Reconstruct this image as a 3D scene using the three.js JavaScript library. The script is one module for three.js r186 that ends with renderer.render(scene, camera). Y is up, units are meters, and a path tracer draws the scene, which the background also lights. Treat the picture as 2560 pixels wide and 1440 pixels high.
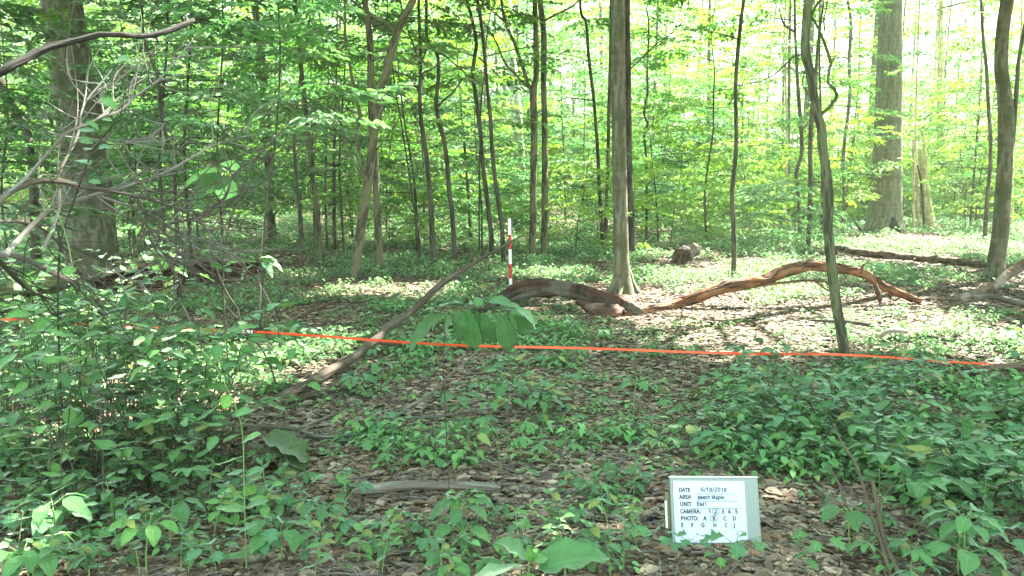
import * as THREE from 'three';
import { mergeGeometries } from 'three/addons/utils/BufferGeometryUtils.js';
import { RoundedBoxGeometry } from 'three/addons/geometries/RoundedBoxGeometry.js';

// ---------------------------------------------------------------- camera, sky, sun, exposure
const scene = new THREE.Scene();
const EYE = 1.35, F = 2010, PITCH = Math.atan(240 / F);          // lens in pixels of a 2560 x 1440 picture
const camera = new THREE.PerspectiveCamera(2 * Math.atan(720 / F) * 180 / Math.PI, 16 / 9, 0.1, 600);
camera.position.set(0, EYE, 0);
camera.rotation.set(-PITCH, 0, 0);
const SUN = new THREE.Vector3(0.52, 0.75, -0.41).normalize();
const renderer = new THREE.WebGLRenderer();
renderer.toneMapping = THREE.LinearToneMapping;
renderer.toneMappingExposure = 12;
renderer.shadowMap.enabled = true;
{ // hazy bright summer sky, the same all the way round
  const w = 256, h = 128, a = new Float32Array(w * h * 4);
  for (let y = 0; y < h; y++) for (let x = 0; x < w; x++) {
    const e = Math.max(0, Math.sin(((y + 0.5) / h - 0.5) * Math.PI)), k = Math.pow(1 - e, 2.2), i = (y * w + x) * 4;
    a[i] = 0.25 + 0.19 * k; a[i + 1] = 0.34 + 0.12 * k; a[i + 2] = 0.40 + 0.05 * k; a[i + 3] = 1;
  }
  const t = new THREE.DataTexture(a, w, h, THREE.RGBAFormat, THREE.FloatType);
  t.mapping = THREE.EquirectangularReflectionMapping; t.magFilter = t.minFilter = THREE.LinearFilter; t.needsUpdate = true;
  scene.background = t; scene.environment = t;
}
const sun = new THREE.DirectionalLight(new THREE.Color(1, 0.94, 0.82), 5);
sun.name = 'sun';
sun.position.copy(SUN).multiplyScalar(80).add(new THREE.Vector3(0, 0, -15)); sun.target.position.set(0, 0, -15);
sun.castShadow = true; sun.shadow.mapSize.set(4096, 4096);
Object.assign(sun.shadow.camera, { left: -45, right: 45, top: 45, bottom: -45, near: 1, far: 200 });
scene.add(sun, sun.target);
scene.fog = new THREE.FogExp2(new THREE.Color(0.82, 1, 0.68), 0.0016);

// ---------------------------------------------------------------- helpers
const V = (x, y, z) => new THREE.Vector3(x, y, z);
const UPV = V(0, 1, 0);
function rng(seed) { let s = seed | 0; return () => { s = (s + 0x6d2b79f5) | 0; let t = Math.imul(s ^ (s >>> 15), 1 | s); t = (t + Math.imul(t ^ (t >>> 7), 61 | t)) ^ t; return ((t ^ (t >>> 14)) >>> 0) / 4294967296; }; }
const lerp = (a, b, t) => a + (b - a) * t, clamp = (x, a = 0, b = 1) => Math.min(b, Math.max(a, x)), sstep = (a, b, x) => { const t = clamp((x - a) / (b - a)); return t * t * (3 - 2 * t); };
const hash = (x, y) => { let h = Math.imul(x | 0, 374761393) ^ Math.imul(y | 0, 668265263); h = Math.imul(h ^ (h >>> 13), 1274126177); return ((h ^ (h >>> 16)) >>> 0) / 4294967296; };
function vnoise(x, y, per = 0) {
  const ix = Math.floor(x), iy = Math.floor(y), fx = x - ix, fy = y - iy, u = fx * fx * (3 - 2 * fx), v = fy * fy * (3 - 2 * fy);
  const m = (k) => per ? ((k % per) + per) % per : k;
  return lerp(lerp(hash(m(ix), m(iy)), hash(m(ix + 1), m(iy)), u), lerp(hash(m(ix), m(iy + 1)), hash(m(ix + 1), m(iy + 1)), u), v);
}
function ground(x, z) {                                           // height of the forest floor
  const d = -z, r = Math.hypot(x, z);
  let y = (vnoise(x * 0.35 + 7, z * 0.35) - 0.5) * (0.05 * sstep(2, 7, r) + 0.16 * sstep(19, 30, r)) + (vnoise(x * 1.3, z * 1.3 + 9) - 0.5) * 0.035 - 0.015;
  const a = x / Math.max(d, 6);                                   // the bank behind rises more away from the clearing
  y += sstep(20, 75, d) * lerp(7.5, 2.2, sstep(-0.05, 0.4, a));
  y += sstep(14, 40, Math.abs(x)) * 1.2;
  return y;
}
const CP = Math.cos(PITCH), SP = Math.sin(PITCH);
function ray(px, py) { const x = (px - 1280) / F, y = (720 - py) / F; return V(x, y * CP - SP, -(CP + y * SP)); }
function at(px, py, d) { const r = ray(px, py); return r.multiplyScalar(d / -r.z).add(V(0, EYE, 0)); }
function onGround(px, py) { const r = ray(px, py); let d = 1.5; for (; d < 90; d *= 1.004) { const k = d / -r.z; if (EYE + r.y * k <= ground(r.x * k, r.z * k)) break; } const k = d / -r.z; return V(r.x * k, ground(r.x * k, r.z * k), r.z * k); }
function toPx(p) { const y = p.y - EYE, f = -p.z * CP - y * SP, u = y * CP - p.z * SP; return f > 0.05 ? [1280 + F * p.x / f, 720 - F * u / f, f] : [-9999, -9999, f]; }
const used = new Map();
function numbered(n) { const k = used.get(n) ?? 0; used.set(n, k + 1); return k ? n + '_' + String(k).padStart(3, '0') : n; }
function tag(o, label, category, group, kind) { if (label) o.userData.label = label; if (category) o.userData.category = category; if (group) o.userData.group = group; if (kind) o.userData.kind = kind; return o; }
function mesh(name, g, m, parent, kind) { const o = new THREE.Mesh(g, m); o.name = parent ? name : numbered(name); o.castShadow = o.receiveShadow = true; (parent ?? scene).add(o); if (kind) o.userData.kind = kind; return o; }
function thing(name, pos, label, category, group) { const o = new THREE.Group(); o.name = numbered(name); o.position.copy(pos); tag(o, label, category, group); scene.add(o); return o; }
function inst(name, g, m, mats, cols, parent) {
  const o = new THREE.InstancedMesh(g, m, mats.length); o.name = parent ? name : numbered(name);
  mats.forEach((x, i) => { o.setMatrixAt(i, x); if (cols) o.setColorAt(i, cols[i]); });
  o.castShadow = o.receiveShadow = true; o.userData.kind = 'stuff'; (parent ?? scene).add(o); return o;
}

// a tapering tube through points: radii per point, lumpy skin, uv in metres
function tube(pts, rad, o = {}) {
  const { seg = 7, step = 0.12, lump = 0.08, seed = 1, flare = 0, min = 2, flat = 1 } = o;
  const curve = pts.length > 2 ? new THREE.CatmullRomCurve3(pts, false, 'centripetal') : new THREE.LineCurve3(pts[0], pts[1]);
  const L = curve.getLength(), n = Math.max(min, pts.length - 1, Math.min(110, Math.ceil(L / step)));
  const pos = [], uv = [], idx = [], P = curve.getPoints(n * 3), acc = 0;
  const rAt = (t) => { const s = t * (pts.length - 1), i = Math.min(pts.length - 2, Math.floor(s)); return lerp(rad[i], rad[i + 1], s - i); };
  let run = 0; const last = V();
  let N = V(), T = V(), B = V(), prevT = null;
  const circ = 2 * Math.PI * Math.max(...rad), us = Math.max(1, Math.round(circ / 0.5)) * 0.5;
  for (let i = 0; i <= n; i++) {
    const t = i / n, c = curve.getPoint(t); curve.getTangent(t, T); if (i) run += c.distanceTo(last); last.copy(c);
    if (!prevT) { N.set(1, 0, 0); if (Math.abs(T.x) > 0.8) N.set(0, 0, 1); } 
    N.addScaledVector(T, -N.dot(T)).normalize(); B.crossVectors(T, N); prevT = T;
    const r0 = rAt(t);
    for (let j = 0; j <= seg; j++) {
      const a = j / seg * 2 * Math.PI, jj = j % seg;
      const q = 1 + lump * ((vnoise(jj * 1.7 + seed * 13.1, run / Math.max(0.04, r0 * 3) + seed) - 0.5) * 2 + (o.flute ?? 1) * (hash(jj + seed * 31, 5) - 0.5));
      const fl = flare && t > 1 - flare ? 1 : 0, r = r0 * q;
      pos.push(c.x + (N.x * Math.cos(a) + B.x * Math.sin(a)) * r, c.y + (N.y * Math.cos(a) + B.y * Math.sin(a)) * r * flat, c.z + (N.z * Math.cos(a) + B.z * Math.sin(a)) * r);
      uv.push(j / seg * us, run);
    }
  }
  for (let i = 0; i < n; i++) for (let j = 0; j < seg; j++) { const a = i * (seg + 1) + j, b = a + seg + 1; idx.push(a, a + 1, b, b, a + 1, b + 1); }
  for (const [ring, c, flip] of [[0, pts[0], 0], [n, pts[pts.length - 1], 1]]) {      // end caps
    const k = pos.length / 3; pos.push(c.x, c.y, c.z); uv.push(0, 0);
    for (let j = 0; j < seg; j++) { const a = ring * (seg + 1) + j; flip ? idx.push(a, a + 1, k) : idx.push(a + 1, a, k); }
  }
  const g = new THREE.BufferGeometry();
  g.setAttribute('position', new THREE.Float32BufferAttribute(pos, 3)); g.setAttribute('uv', new THREE.Float32BufferAttribute(uv, 2)); g.setIndex(idx);
  g.computeVertexNormals();
  const nr = g.attributes.normal;                                 // close the seam
  for (let i = 0; i <= n; i++) { const a = i * (seg + 1), b = a + seg; const s = V().fromBufferAttribute(nr, a).add(V().fromBufferAttribute(nr, b)).normalize(); nr.setXYZ(a, s.x, s.y, s.z); nr.setXYZ(b, s.x, s.y, s.z); }
  return g;
}

// ---------------------------------------------------------------- textures and materials
const srgb = (c) => c.map((x) => Math.round(255 * (x <= 0.0031308 ? 12.92 * x : 1.055 * Math.pow(x, 1 / 2.4) - 0.055)));
function texture(w, h, f, color = true) {
  const a = new Uint8Array(w * h * 4);
  for (let y = 0; y < h; y++) for (let x = 0; x < w; x++) { const c = f(x / w, y / h), i = (y * w + x) * 4; const v = color ? srgb(c.map((q) => clamp(q))) : [c, c, c].map((q) => Math.round(255 * clamp(q))); a[i] = v[0]; a[i + 1] = v[1]; a[i + 2] = v[2]; a[i + 3] = 255; }
  const t = new THREE.DataTexture(a, w, h); t.wrapS = t.wrapT = THREE.RepeatWrapping; t.magFilter = THREE.LinearFilter; t.minFilter = THREE.LinearMipmapLinearFilter; t.generateMipmaps = true;
  if (color) t.colorSpace = THREE.SRGBColorSpace; t.needsUpdate = true; return t;
}
const fbm = (x, y, p, oct = 4, off = 0) => { let s = 0, a = 0.5, q = 1, n = 0; for (let i = 0; i < oct; i++) { s += a * vnoise(x * p * q + off, y * p * q + off, 0 | p * q); n += a; a *= 0.5; q *= 2; } return s / n; };
const fbm2 = (x, y, px, py, oct, off) => { let s = 0, a = 0.5, n = 0; for (let i = 0; i < oct; i++) { const X = x * px, Y = y * py, m = (k, p) => ((k % p) + p) % p, ix = Math.floor(X), iy = Math.floor(Y), fx = X - ix, fy = Y - iy, u = fx * fx * (3 - 2 * fx), v = fy * fy * (3 - 2 * fy); const H = (i2, j2) => hash(m(i2, px) + off * 57, m(j2, py) + off * 91); s += a * lerp(lerp(H(ix, iy), H(ix + 1, iy), u), lerp(H(ix, iy + 1), H(ix + 1, iy + 1), u), v); n += a; a *= 0.5; px *= 2; py *= 2; } return s / n; };
const mix3 = (a, b, t) => [lerp(a[0], b[0], t), lerp(a[1], b[1], t), lerp(a[2], b[2], t)];
function barkMat(kind, w = 256, h = 512) {
  const hgt = (x, y) => kind === 'beech' ? 0.5 * fbm2(x, y, 6, 9, 4, 1) + 0.5 * fbm2(x, y, 3, 44, 3, 2)
    : kind === 'bark' ? 1 - Math.abs(fbm2(x + 0.06 * fbm2(x, y, 4, 6, 2, 5), y, 10, 5, 4, 3) * 2 - 1) * 1.4
    : kind === 'rot' ? 0.5 * fbm2(x, y, 5, 24, 3, 4) + 0.5 * fbm2(x, y, 18, 5, 3, 8)
    : kind === 'wood' ? 0.6 * fbm2(x, y, 16, 4, 4, 6) + 0.3 * fbm2(x, y, 5, 9, 4, 7) - 0.9 * Math.pow(1 - Math.abs(fbm2(x + 0.1 * fbm2(x, y, 3, 8, 2, 12), y, 8, 2, 3, 13) * 2 - 1), 14) + 0.1 : 0.75 * fbm2(x, y, 22, 3, 4, 6) + 0.25 * fbm2(x, y, 5, 8, 3, 7);
  const col = (x, y) => {
    const q = hgt(x, y), big = fbm2(x, y, kind === 'beech' ? 5 : 3, kind === 'beech' ? 9 : 3, 4, 11), moss = fbm2(x, y, 4, kind === 'beech' ? 3 : 4, 4, 17), fine = fbm2(x, y, 40, 60, 2, 19);
    let c;
    if (kind === 'beech') { c = mix3([0.13, 0.125, 0.095], [0.25, 0.245, 0.195], sstep(0.3, 0.7, q)); c = mix3(c, [0.34, 0.35, 0.30], sstep(0.56, 0.64, big) * 0.8); c = mix3(c, [0.11, 0.135, 0.055], sstep(0.5, 0.7, moss) * 0.7); }
    else if (kind === 'bark') { c = mix3([0.045, 0.04, 0.03], [0.15, 0.14, 0.105], sstep(0.25, 0.95, q)); c = mix3(c, [0.09, 0.115, 0.05], sstep(0.48, 0.7, moss) * 0.65); c = mix3(c, [0.22, 0.23, 0.19], sstep(0.66, 0.75, big) * 0.5); }
    else if (kind === 'rot') { c = mix3([0.035, 0.022, 0.016], [0.17, 0.12, 0.085], sstep(0.3, 0.7, q)); c = mix3(c, [0.16, 0.06, 0.035], sstep(0.5, 0.7, moss) * 0.6); c = mix3(c, [0.27, 0.25, 0.20], sstep(0.58, 0.7, big) * 0.7); }
    else if (kind === 'wood') { c = mix3([0.15, 0.075, 0.04], [0.44, 0.27, 0.155], sstep(0.3, 0.72, q)); c = mix3(c, [0.40, 0.33, 0.25], sstep(0.5, 0.66, big) * 0.75); c = mix3(c, [0.42, 0.15, 0.06], sstep(0.55, 0.7, moss) * 0.5); c = mix3(c, [0.10, 0.075, 0.055], sstep(0.5, 0.56, fbm2(x, y, 6, 7, 4, 23)) * 0.75); c = mix3(c, [0.03, 0.02, 0.015], sstep(0.28, 0.1, q)); }
    else { c = mix3([0.15, 0.14, 0.125], [0.36, 0.34, 0.31], sstep(0.3, 0.7, q)); c = mix3(c, [0.14, 0.11, 0.085], sstep(0.52, 0.68, big) * 0.8); }
    const k = 0.8 + 0.4 * fine; return c.map((z) => z * k);
  };
  const m = new THREE.MeshStandardMaterial({ roughness: 0.9, map: texture(w, h, col), bumpMap: texture(w, h, hgt, false), bumpScale: kind === 'beech' ? 0.005 : kind === 'bark' || kind === 'twig' ? 0.012 : 0.03 });
  for (const t of [m.map, m.bumpMap]) { t.repeat.set(2, kind === 'beech' ? 0.6 : 1); }
  m.name = kind; return m;
}
const M = { beech: barkMat('beech'), bark: barkMat('bark'), rot: barkMat('rot'), wood: barkMat('wood'), twig: barkMat('twig') };
const tint = (m, r, g, b) => { const c = m.clone(); c.color.setRGB(r, g, b); return c; };
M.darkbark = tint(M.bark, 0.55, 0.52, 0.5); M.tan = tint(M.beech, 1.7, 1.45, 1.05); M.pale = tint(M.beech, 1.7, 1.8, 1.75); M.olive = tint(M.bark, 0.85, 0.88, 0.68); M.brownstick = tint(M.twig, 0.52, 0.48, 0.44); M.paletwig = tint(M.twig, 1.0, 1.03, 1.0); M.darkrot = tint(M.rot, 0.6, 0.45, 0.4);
M.moss = tint(M.bark, 0.72, 0.85, 0.58); M.log = tint(M.rot, 0.36, 0.36, 0.32); M.leanwood = tint(M.twig, 0.36, 0.295, 0.245); M.archwood = tint(M.wood, 0.55, 0.38, 0.28); M.greystick = tint(M.twig, 0.75, 0.75, 0.72); M.beechdim = tint(M.beech, 0.44, 0.44, 0.37); M.trunk = tint(M.beech, 0.44, 0.45, 0.36);
function leafMat(r, g, b, o = {}) {
  const m = new THREE.MeshPhysicalMaterial({ color: new THREE.Color(r, g, b), roughness: 0.95, transmission: o.t ?? 0.45, thickness: 0, side: THREE.DoubleSide, clearcoat: o.coat ?? 0.22, clearcoatRoughness: 0.45, ior: 1.45 });
  m.vertexColors = !!o.vc; if (o.map) m.map = o.map; if (o.bump) { m.bumpMap = o.bump; m.bumpScale = 0.0015; } m.name = 'leaf'; return m;
}
const vein = (x, y) => { const u = Math.abs(x - 0.5) * 2, mid = Math.exp(-Math.pow(u * 14, 2)), s = Math.abs((((y * 7 - u * 1.6) % 1) + 1) % 1 - 0.5) * 2, side = sstep(0.82, 1, s) * (1 - u * 0.5); return Math.max(mid, side * 0.6); };
const leafTex = texture(64, 128, (x, y) => { const v = vein(x, y), n = 0.82 + 0.36 * fbm2(x, y, 8, 12, 3, 31), sp = fbm2(x, y, 10, 16, 2, 37) > 0.78 ? 0.72 : 1; return [0.7 * n * sp + 0.36 * v, 0.74 * n * sp + 0.3 * v, 0.74 * n * sp + 0.2 * v]; });
const leafBump = texture(64, 128, (x, y) => 0.3 + 0.5 * fbm2(x, y, 6, 10, 2, 33) - 0.3 * vein(x, y), false);
const near = { map: leafTex, bump: leafBump };
const LM = {
  dark: leafMat(0.085, 0.24, 0.065, near), mid: leafMat(0.115, 0.33, 0.085, near), light: leafMat(0.17, 0.42, 0.085, near), blue: leafMat(0.10, 0.29, 0.115, near), yellow: leafMat(0.30, 0.36, 0.07, near),
  spray: leafMat(1, 1, 1, { vc: 1, t: 0.55, coat: 0.12 }), cover: leafMat(1, 1, 1, { vc: 1, t: 0.4, coat: 0.22 }),
};
const stemMat = { green: new THREE.MeshStandardMaterial({ color: new THREE.Color(0.16, 0.27, 0.08), roughness: 0.7 }), brown: new THREE.MeshStandardMaterial({ color: new THREE.Color(0.09, 0.06, 0.04), roughness: 0.8 }) };

// ---------------------------------------------------------------- forest floor
function litterCanvas(S) {
  const c = document.createElement('canvas'); c.width = c.height = S; const x = c.getContext('2d'), r = rng(77);
  x.fillStyle = '#3b3127'; x.fillRect(0, 0, S, S);
  const tones = ['#6d5b49', '#80705d', '#5a4838', '#94836d', '#4c3a2c', '#a3927b', '#70533d', '#88765f', '#5f4d40', '#7a4f34', '#b3a48e', '#463a30', '#5d5b3c'];
  for (let i = 0; i < 5200; i++) {
    const px = r() * S, py = r() * S, a = r() * 6.28, l = S * (0.012 + 0.018 * r()), w = l * (0.3 + 0.35 * r()), f = tones[Math.floor(r() * tones.length)];
    for (const ox of [-S, 0, S]) for (const oy of [-S, 0, S]) {
      if (px + ox < -80 || px + ox > S + 80 || py + oy < -80 || py + oy > S + 80) continue;
      x.save(); x.translate(px + ox, py + oy); x.rotate(a); x.fillStyle = f; x.beginPath(); x.moveTo(-l, 0);
      x.bezierCurveTo(-l * 0.3, -w * 1.3, l * 0.5, -w, l, 0); x.bezierCurveTo(l * 0.4, w * 1.1, -l * 0.4, w * 1.2, -l, 0); x.fill();
      x.strokeStyle = 'rgba(40,30,22,0.6)'; x.lineWidth = 1; x.stroke(); x.beginPath(); x.moveTo(-l, 0); x.lineTo(l, 0); x.stroke(); x.restore();
    }
  }
  return c;
}
{
  const t = new THREE.CanvasTexture(litterCanvas(1536)); t.wrapS = t.wrapT = THREE.RepeatWrapping; t.colorSpace = THREE.SRGBColorSpace; t.repeat.set(1 / 2.6, 1 / 2.6);
  const b = t.clone(); b.colorSpace = THREE.NoColorSpace;
  const m = new THREE.MeshStandardMaterial({ map: t, bumpMap: b, bumpScale: 0.03, roughness: 0.92 }); m.vertexColors = true; m.name = 'leaf_litter';
  const pos = [], uv = [], idx = [], col = [], na = 240; const rings = [0]; for (let r = 0.4; r < 260; r *= 1.04) rings.push(r);
  rings.forEach((r) => { for (let j = 0; j <= na; j++) { const a = (j % na) / na * Math.PI * 2, x = r * Math.sin(a), z = -r * Math.cos(a); pos.push(x, ground(x, z), z); uv.push(x, z); const k = 0.6 + 0.45 * vnoise(x * 0.8, z * 0.8) * (0.6 + 0.8 * vnoise(x * 3 + 5, z * 3)), gr = vnoise(x * 0.5 + 40, z * 0.5); col.push(k * (1.05 - 0.12 * gr), k * (1 + 0.05 * gr), k * 0.95); } });
  for (let i = 0; i < rings.length - 1; i++) for (let j = 0; j < na; j++) { const a = i * (na + 1) + j, b2 = a + na + 1; idx.push(a, b2, a + 1, a + 1, b2, b2 + 1); }
  const g = new THREE.BufferGeometry(); g.setAttribute('position', new THREE.Float32BufferAttribute(pos, 3)); g.setAttribute('uv', new THREE.Float32BufferAttribute(uv, 2)); g.setAttribute('color', new THREE.Float32BufferAttribute(col, 3)); g.setIndex(idx); g.computeVertexNormals();
  // keep the winding facing up
  if (g.attributes.normal.getY(500) < 0) { for (let i = 0; i < idx.length; i += 3) { const q = idx[i]; idx[i] = idx[i + 1]; idx[i + 1] = q; } g.setIndex(idx); g.computeVertexNormals(); }
  mesh('ground', g, m, null, 'structure');
}

// ---------------------------------------------------------------- leaves
// one leaf: base at the origin, pointing along +x, upper side +y, length 1
function leafGeo(o = {}) {
  const { w = 0.45, fold = 0.25, droop = 0.3, n = 6, belly = 0.4, tip = 1.3, wave = 0.03, lobes = 0 } = o;
  const pos = [], uv = [], idx = [];
  for (let i = 0; i <= n; i++) {
    const t = i / n, x = Math.sin(t * droop) / (droop || 1), y0 = -(1 - Math.cos(t * droop)) / (droop || 1);
    let hw = w / 2 * Math.pow(Math.sin(Math.PI * Math.pow(t, Math.log(0.5) / Math.log(belly))), tip > 1 ? 0.85 : 0.6); if (i === n || i === 0) hw = 0;
    if (lobes && i > 0 && i < n) hw *= i % 2 ? 1.25 : 0.62;
    for (const s of [-1, 0, 1]) { const wv = s ? wave * Math.sin(i * 2.3 + s) : 0; pos.push(x + (lobes && s && i % 2 ? 0.1 : 0), y0 + Math.abs(s) * hw * fold + wv, s * hw); uv.push(0.5 + s * 0.5, t); }
  }
  for (let i = 0; i < n; i++) for (let k = 0; k < 2; k++) { const a = i * 3 + k; if (i > 0) idx.push(a, a + 1, a + 3); if (i < n - 1 || true) idx.push(a + 1, a + 4, a + 3); }
  const g = new THREE.BufferGeometry(); g.setAttribute('position', new THREE.Float32BufferAttribute(pos, 3)); g.setAttribute('uv', new THREE.Float32BufferAttribute(uv, 2)); g.setIndex(idx); g.computeVertexNormals(); return g;
}
const LG = { oval: [leafGeo({ w: 0.48 }), leafGeo({ w: 0.52, droop: 0.6, fold: 0.35 }), leafGeo({ w: 0.44, droop: -0.25, fold: 0.15 })], leaflet: [leafGeo({ w: 0.42, belly: 0.55, droop: 0.35 }), leafGeo({ w: 0.45, belly: 0.58, droop: 0.7, fold: 0.3 })], broad: [leafGeo({ w: 0.62, belly: 0.42, droop: 0.6, n: 8, fold: 0.42, wave: 0.05 }), leafGeo({ w: 0.55, belly: 0.45, droop: 0.9, n: 8 })], long: [leafGeo({ w: 0.36, belly: 0.5, droop: 0.8, n: 8 }), leafGeo({ w: 0.4, belly: 0.5, droop: 1.1, n: 8, fold: 0.35 })], maple: [leafGeo({ w: 0.85, belly: 0.42, droop: 0.4, n: 7, lobes: 1 })] };
const frame = new THREE.Matrix4(), q1 = new THREE.Quaternion(), e1 = new THREE.Euler();
function orient(dirv, roll = 0, up = UPV) {                       // x along dirv, y as near to up as it can be
  const x = dirv.clone().normalize(); let z = V().crossVectors(x, up); if (z.lengthSq() < 1e-4) z = V(0, 0, 1); z.normalize(); const y = V().crossVectors(z, x);
  const q = new THREE.Quaternion().setFromRotationMatrix(new THREE.Matrix4().makeBasis(x, y, z)); return roll ? q.multiply(q1.setFromAxisAngle(V(1, 0, 0), roll)) : q;
}
function leaf(parent, name, geos, m, p, dirv, len, r, roll = 0) {
  const o = mesh(name, geos[Math.floor(r() * geos.length)], hash(parent.children.length * 7 + 3, Math.floor(len * 1e4)) < 0.045 ? LM.yellow : m, parent); o.position.copy(p); o.quaternion.copy(orient(dirv, roll + (r() - 0.5) * 0.7)); o.scale.setScalar(len * (0.85 + 0.3 * r())); return o;
}

// flat leafy spray for crowns: many small folded leaves on a branching twig, length 1 along +x
function sprayGeo(seed, n, leafLen, fine) {
  const r = rng(seed), pos = [], idx = [], col = [];
  const add = (p, d, l, c) => {
    const up = V((r() - 0.5) * 0.7, 1, (r() - 0.5) * 0.7).normalize(), z = V().crossVectors(d, up).normalize(), k = pos.length / 3, w = l * (0.26 + 0.08 * r()), y = V().crossVectors(z, d), f = (0.08 + 0.14 * r()) * l;
    const put = (q) => { pos.push(q.x, q.y, q.z); col.push(c[0], c[1], c[2]); };
    const A = p, T = p.clone().addScaledVector(d, l).addScaledVector(y, -0.18 * l);
    if (fine) {
      const a1 = p.clone().addScaledVector(d, l * 0.28), a2 = p.clone().addScaledVector(d, l * 0.66).addScaledVector(y, -0.06 * l);
      [A, a1.clone().addScaledVector(z, w).addScaledVector(y, f), a2.clone().addScaledVector(z, w * 0.75).addScaledVector(y, f * 0.6), T, a2.clone().addScaledVector(z, -w * 0.75).addScaledVector(y, f * 0.6), a1.clone().addScaledVector(z, -w).addScaledVector(y, f)].forEach(put);
      idx.push(k, k + 1, k + 2, k, k + 2, k + 3, k, k + 3, k + 4, k, k + 4, k + 5);
    } else { const m = p.clone().addScaledVector(d, l * 0.45); [A, m.clone().addScaledVector(z, w * 1.25).addScaledVector(y, f), T, m.clone().addScaledVector(z, -w * 1.25).addScaledVector(y, f)].forEach(put); idx.push(k, k + 1, k + 2, k, k + 2, k + 3); }
  };
  const twig = (a, b, w) => { const d = b.clone().sub(a), s = V().crossVectors(d, UPV).normalize().multiplyScalar(w), k = pos.length / 3; for (const q of [a.clone().add(s), a.clone().sub(s), b]) { pos.push(q.x, q.y, q.z); col.push(0.07, 0.05, 0.035); } idx.push(k, k + 1, k + 2); };
  const side = fine ? 5 : 4; twig(V(0, 0, 0), V(1, -0.06, 0), 0.006);
  for (let s = 0; s < n; s++) {
    const br = s % side, t0 = 0.12 + 0.8 * br / side, sg = br % 2 ? 1 : -1, sl = 0.5 * (1 - t0 * 0.55), u = r();
    const main = r() < 0.3; let p, d;
    if (main) { const t = 0.15 + 0.85 * r(), g = r() < 0.5 ? 1 : -1; p = V(t, -0.06 * t * t, 0); d = V(0.75, (r() - 0.5) * 0.5, g * (0.5 + 0.4 * r())); if (t > 0.93) d = V(1, -0.1, (r() - 0.5) * 0.5); }
    else { const a = 0.75; p = V(t0 + Math.cos(a) * sl * u, (r() - 0.5) * 0.06 - 0.05 * u, sg * Math.sin(a) * sl * u); d = V(0.8 + 0.3 * r(), (r() - 0.5) * 0.5, sg * (r() * 1.5 - 0.3)); }
    d.normalize(); const k = 0.75 + 0.5 * r(), y = r() < 0.12 ? 1.25 : 1;
    add(p, d, leafLen * (0.7 + 0.6 * r()), [k * y, k, k * 0.9]);
  }
  const g = new THREE.BufferGeometry(); g.setAttribute('position', new THREE.Float32BufferAttribute(pos, 3)); g.setAttribute('color', new THREE.Float32BufferAttribute(col, 3)); g.setIndex(idx); g.computeVertexNormals(); return g;
}
const SPRAY = { fine: [1, 2, 3, 4, 5].map((s) => sprayGeo(s, 30, 0.15, true)), mid: [11, 12, 13, 14].map((s) => sprayGeo(s, 34, 0.125, true)), far: [21, 22, 23].map((s) => sprayGeo(s, 46, 0.105, false)), canopy: [31, 32, 33].map((s) => sprayGeo(s, 34, 0.17, false)) };

// where sunbeams reach the floor through gaps in the crowns: no foliage stands in these beams
const BEAMS = [[1760, 800, 0.28], [1850, 790, 0.4], [1960, 780, 0.4], [2060, 775, 0.35], [2160, 770, 0.35], [2260, 800, 0.22], [1600, 742, 0.28], [1700, 690, 0.3], [1790, 690, 0.35], [1900, 730, 0.35], [1660, 640, 0.5], [1880, 660, 0.4], [930, 725, 0.3], [690, 905, 0.14], [50, 1120, 0.14], [400, 985, 0.12], [330, 930, 0.1], [2420, 870, 0.18], [2330, 850, 0.2], [1980, 850, 0.2], [1830, 840, 0.22], [1560, 760, 0.12], [2140, 620, 0.6], [2300, 600, 0.8], [1970, 665, 0.25], [1340, 690, 0.2], [720, 690, 0.2]].map(([x, y, r]) => [onGround(x, y), r * (x > 1500 ? 1.5 : 1.0)]);
function inBeam(p, pad = 0.3) {
  for (const [g, r] of BEAMS) { const v = p.clone().sub(g), t = v.dot(SUN); if (t > 0.5 && v.addScaledVector(SUN, -t).lengthSq() < (r + pad) * (r + pad)) return true; }
  return false;
}
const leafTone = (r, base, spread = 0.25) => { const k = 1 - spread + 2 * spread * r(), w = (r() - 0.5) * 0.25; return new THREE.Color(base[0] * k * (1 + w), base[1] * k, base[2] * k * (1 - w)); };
const GREEN = [0.125, 0.33, 0.028], GREENB = [0.10, 0.29, 0.07], LIME = [0.24, 0.44, 0.032], DEEP = [0.07, 0.2, 0.04], MINT = [0.125, 0.32, 0.09];

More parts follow.
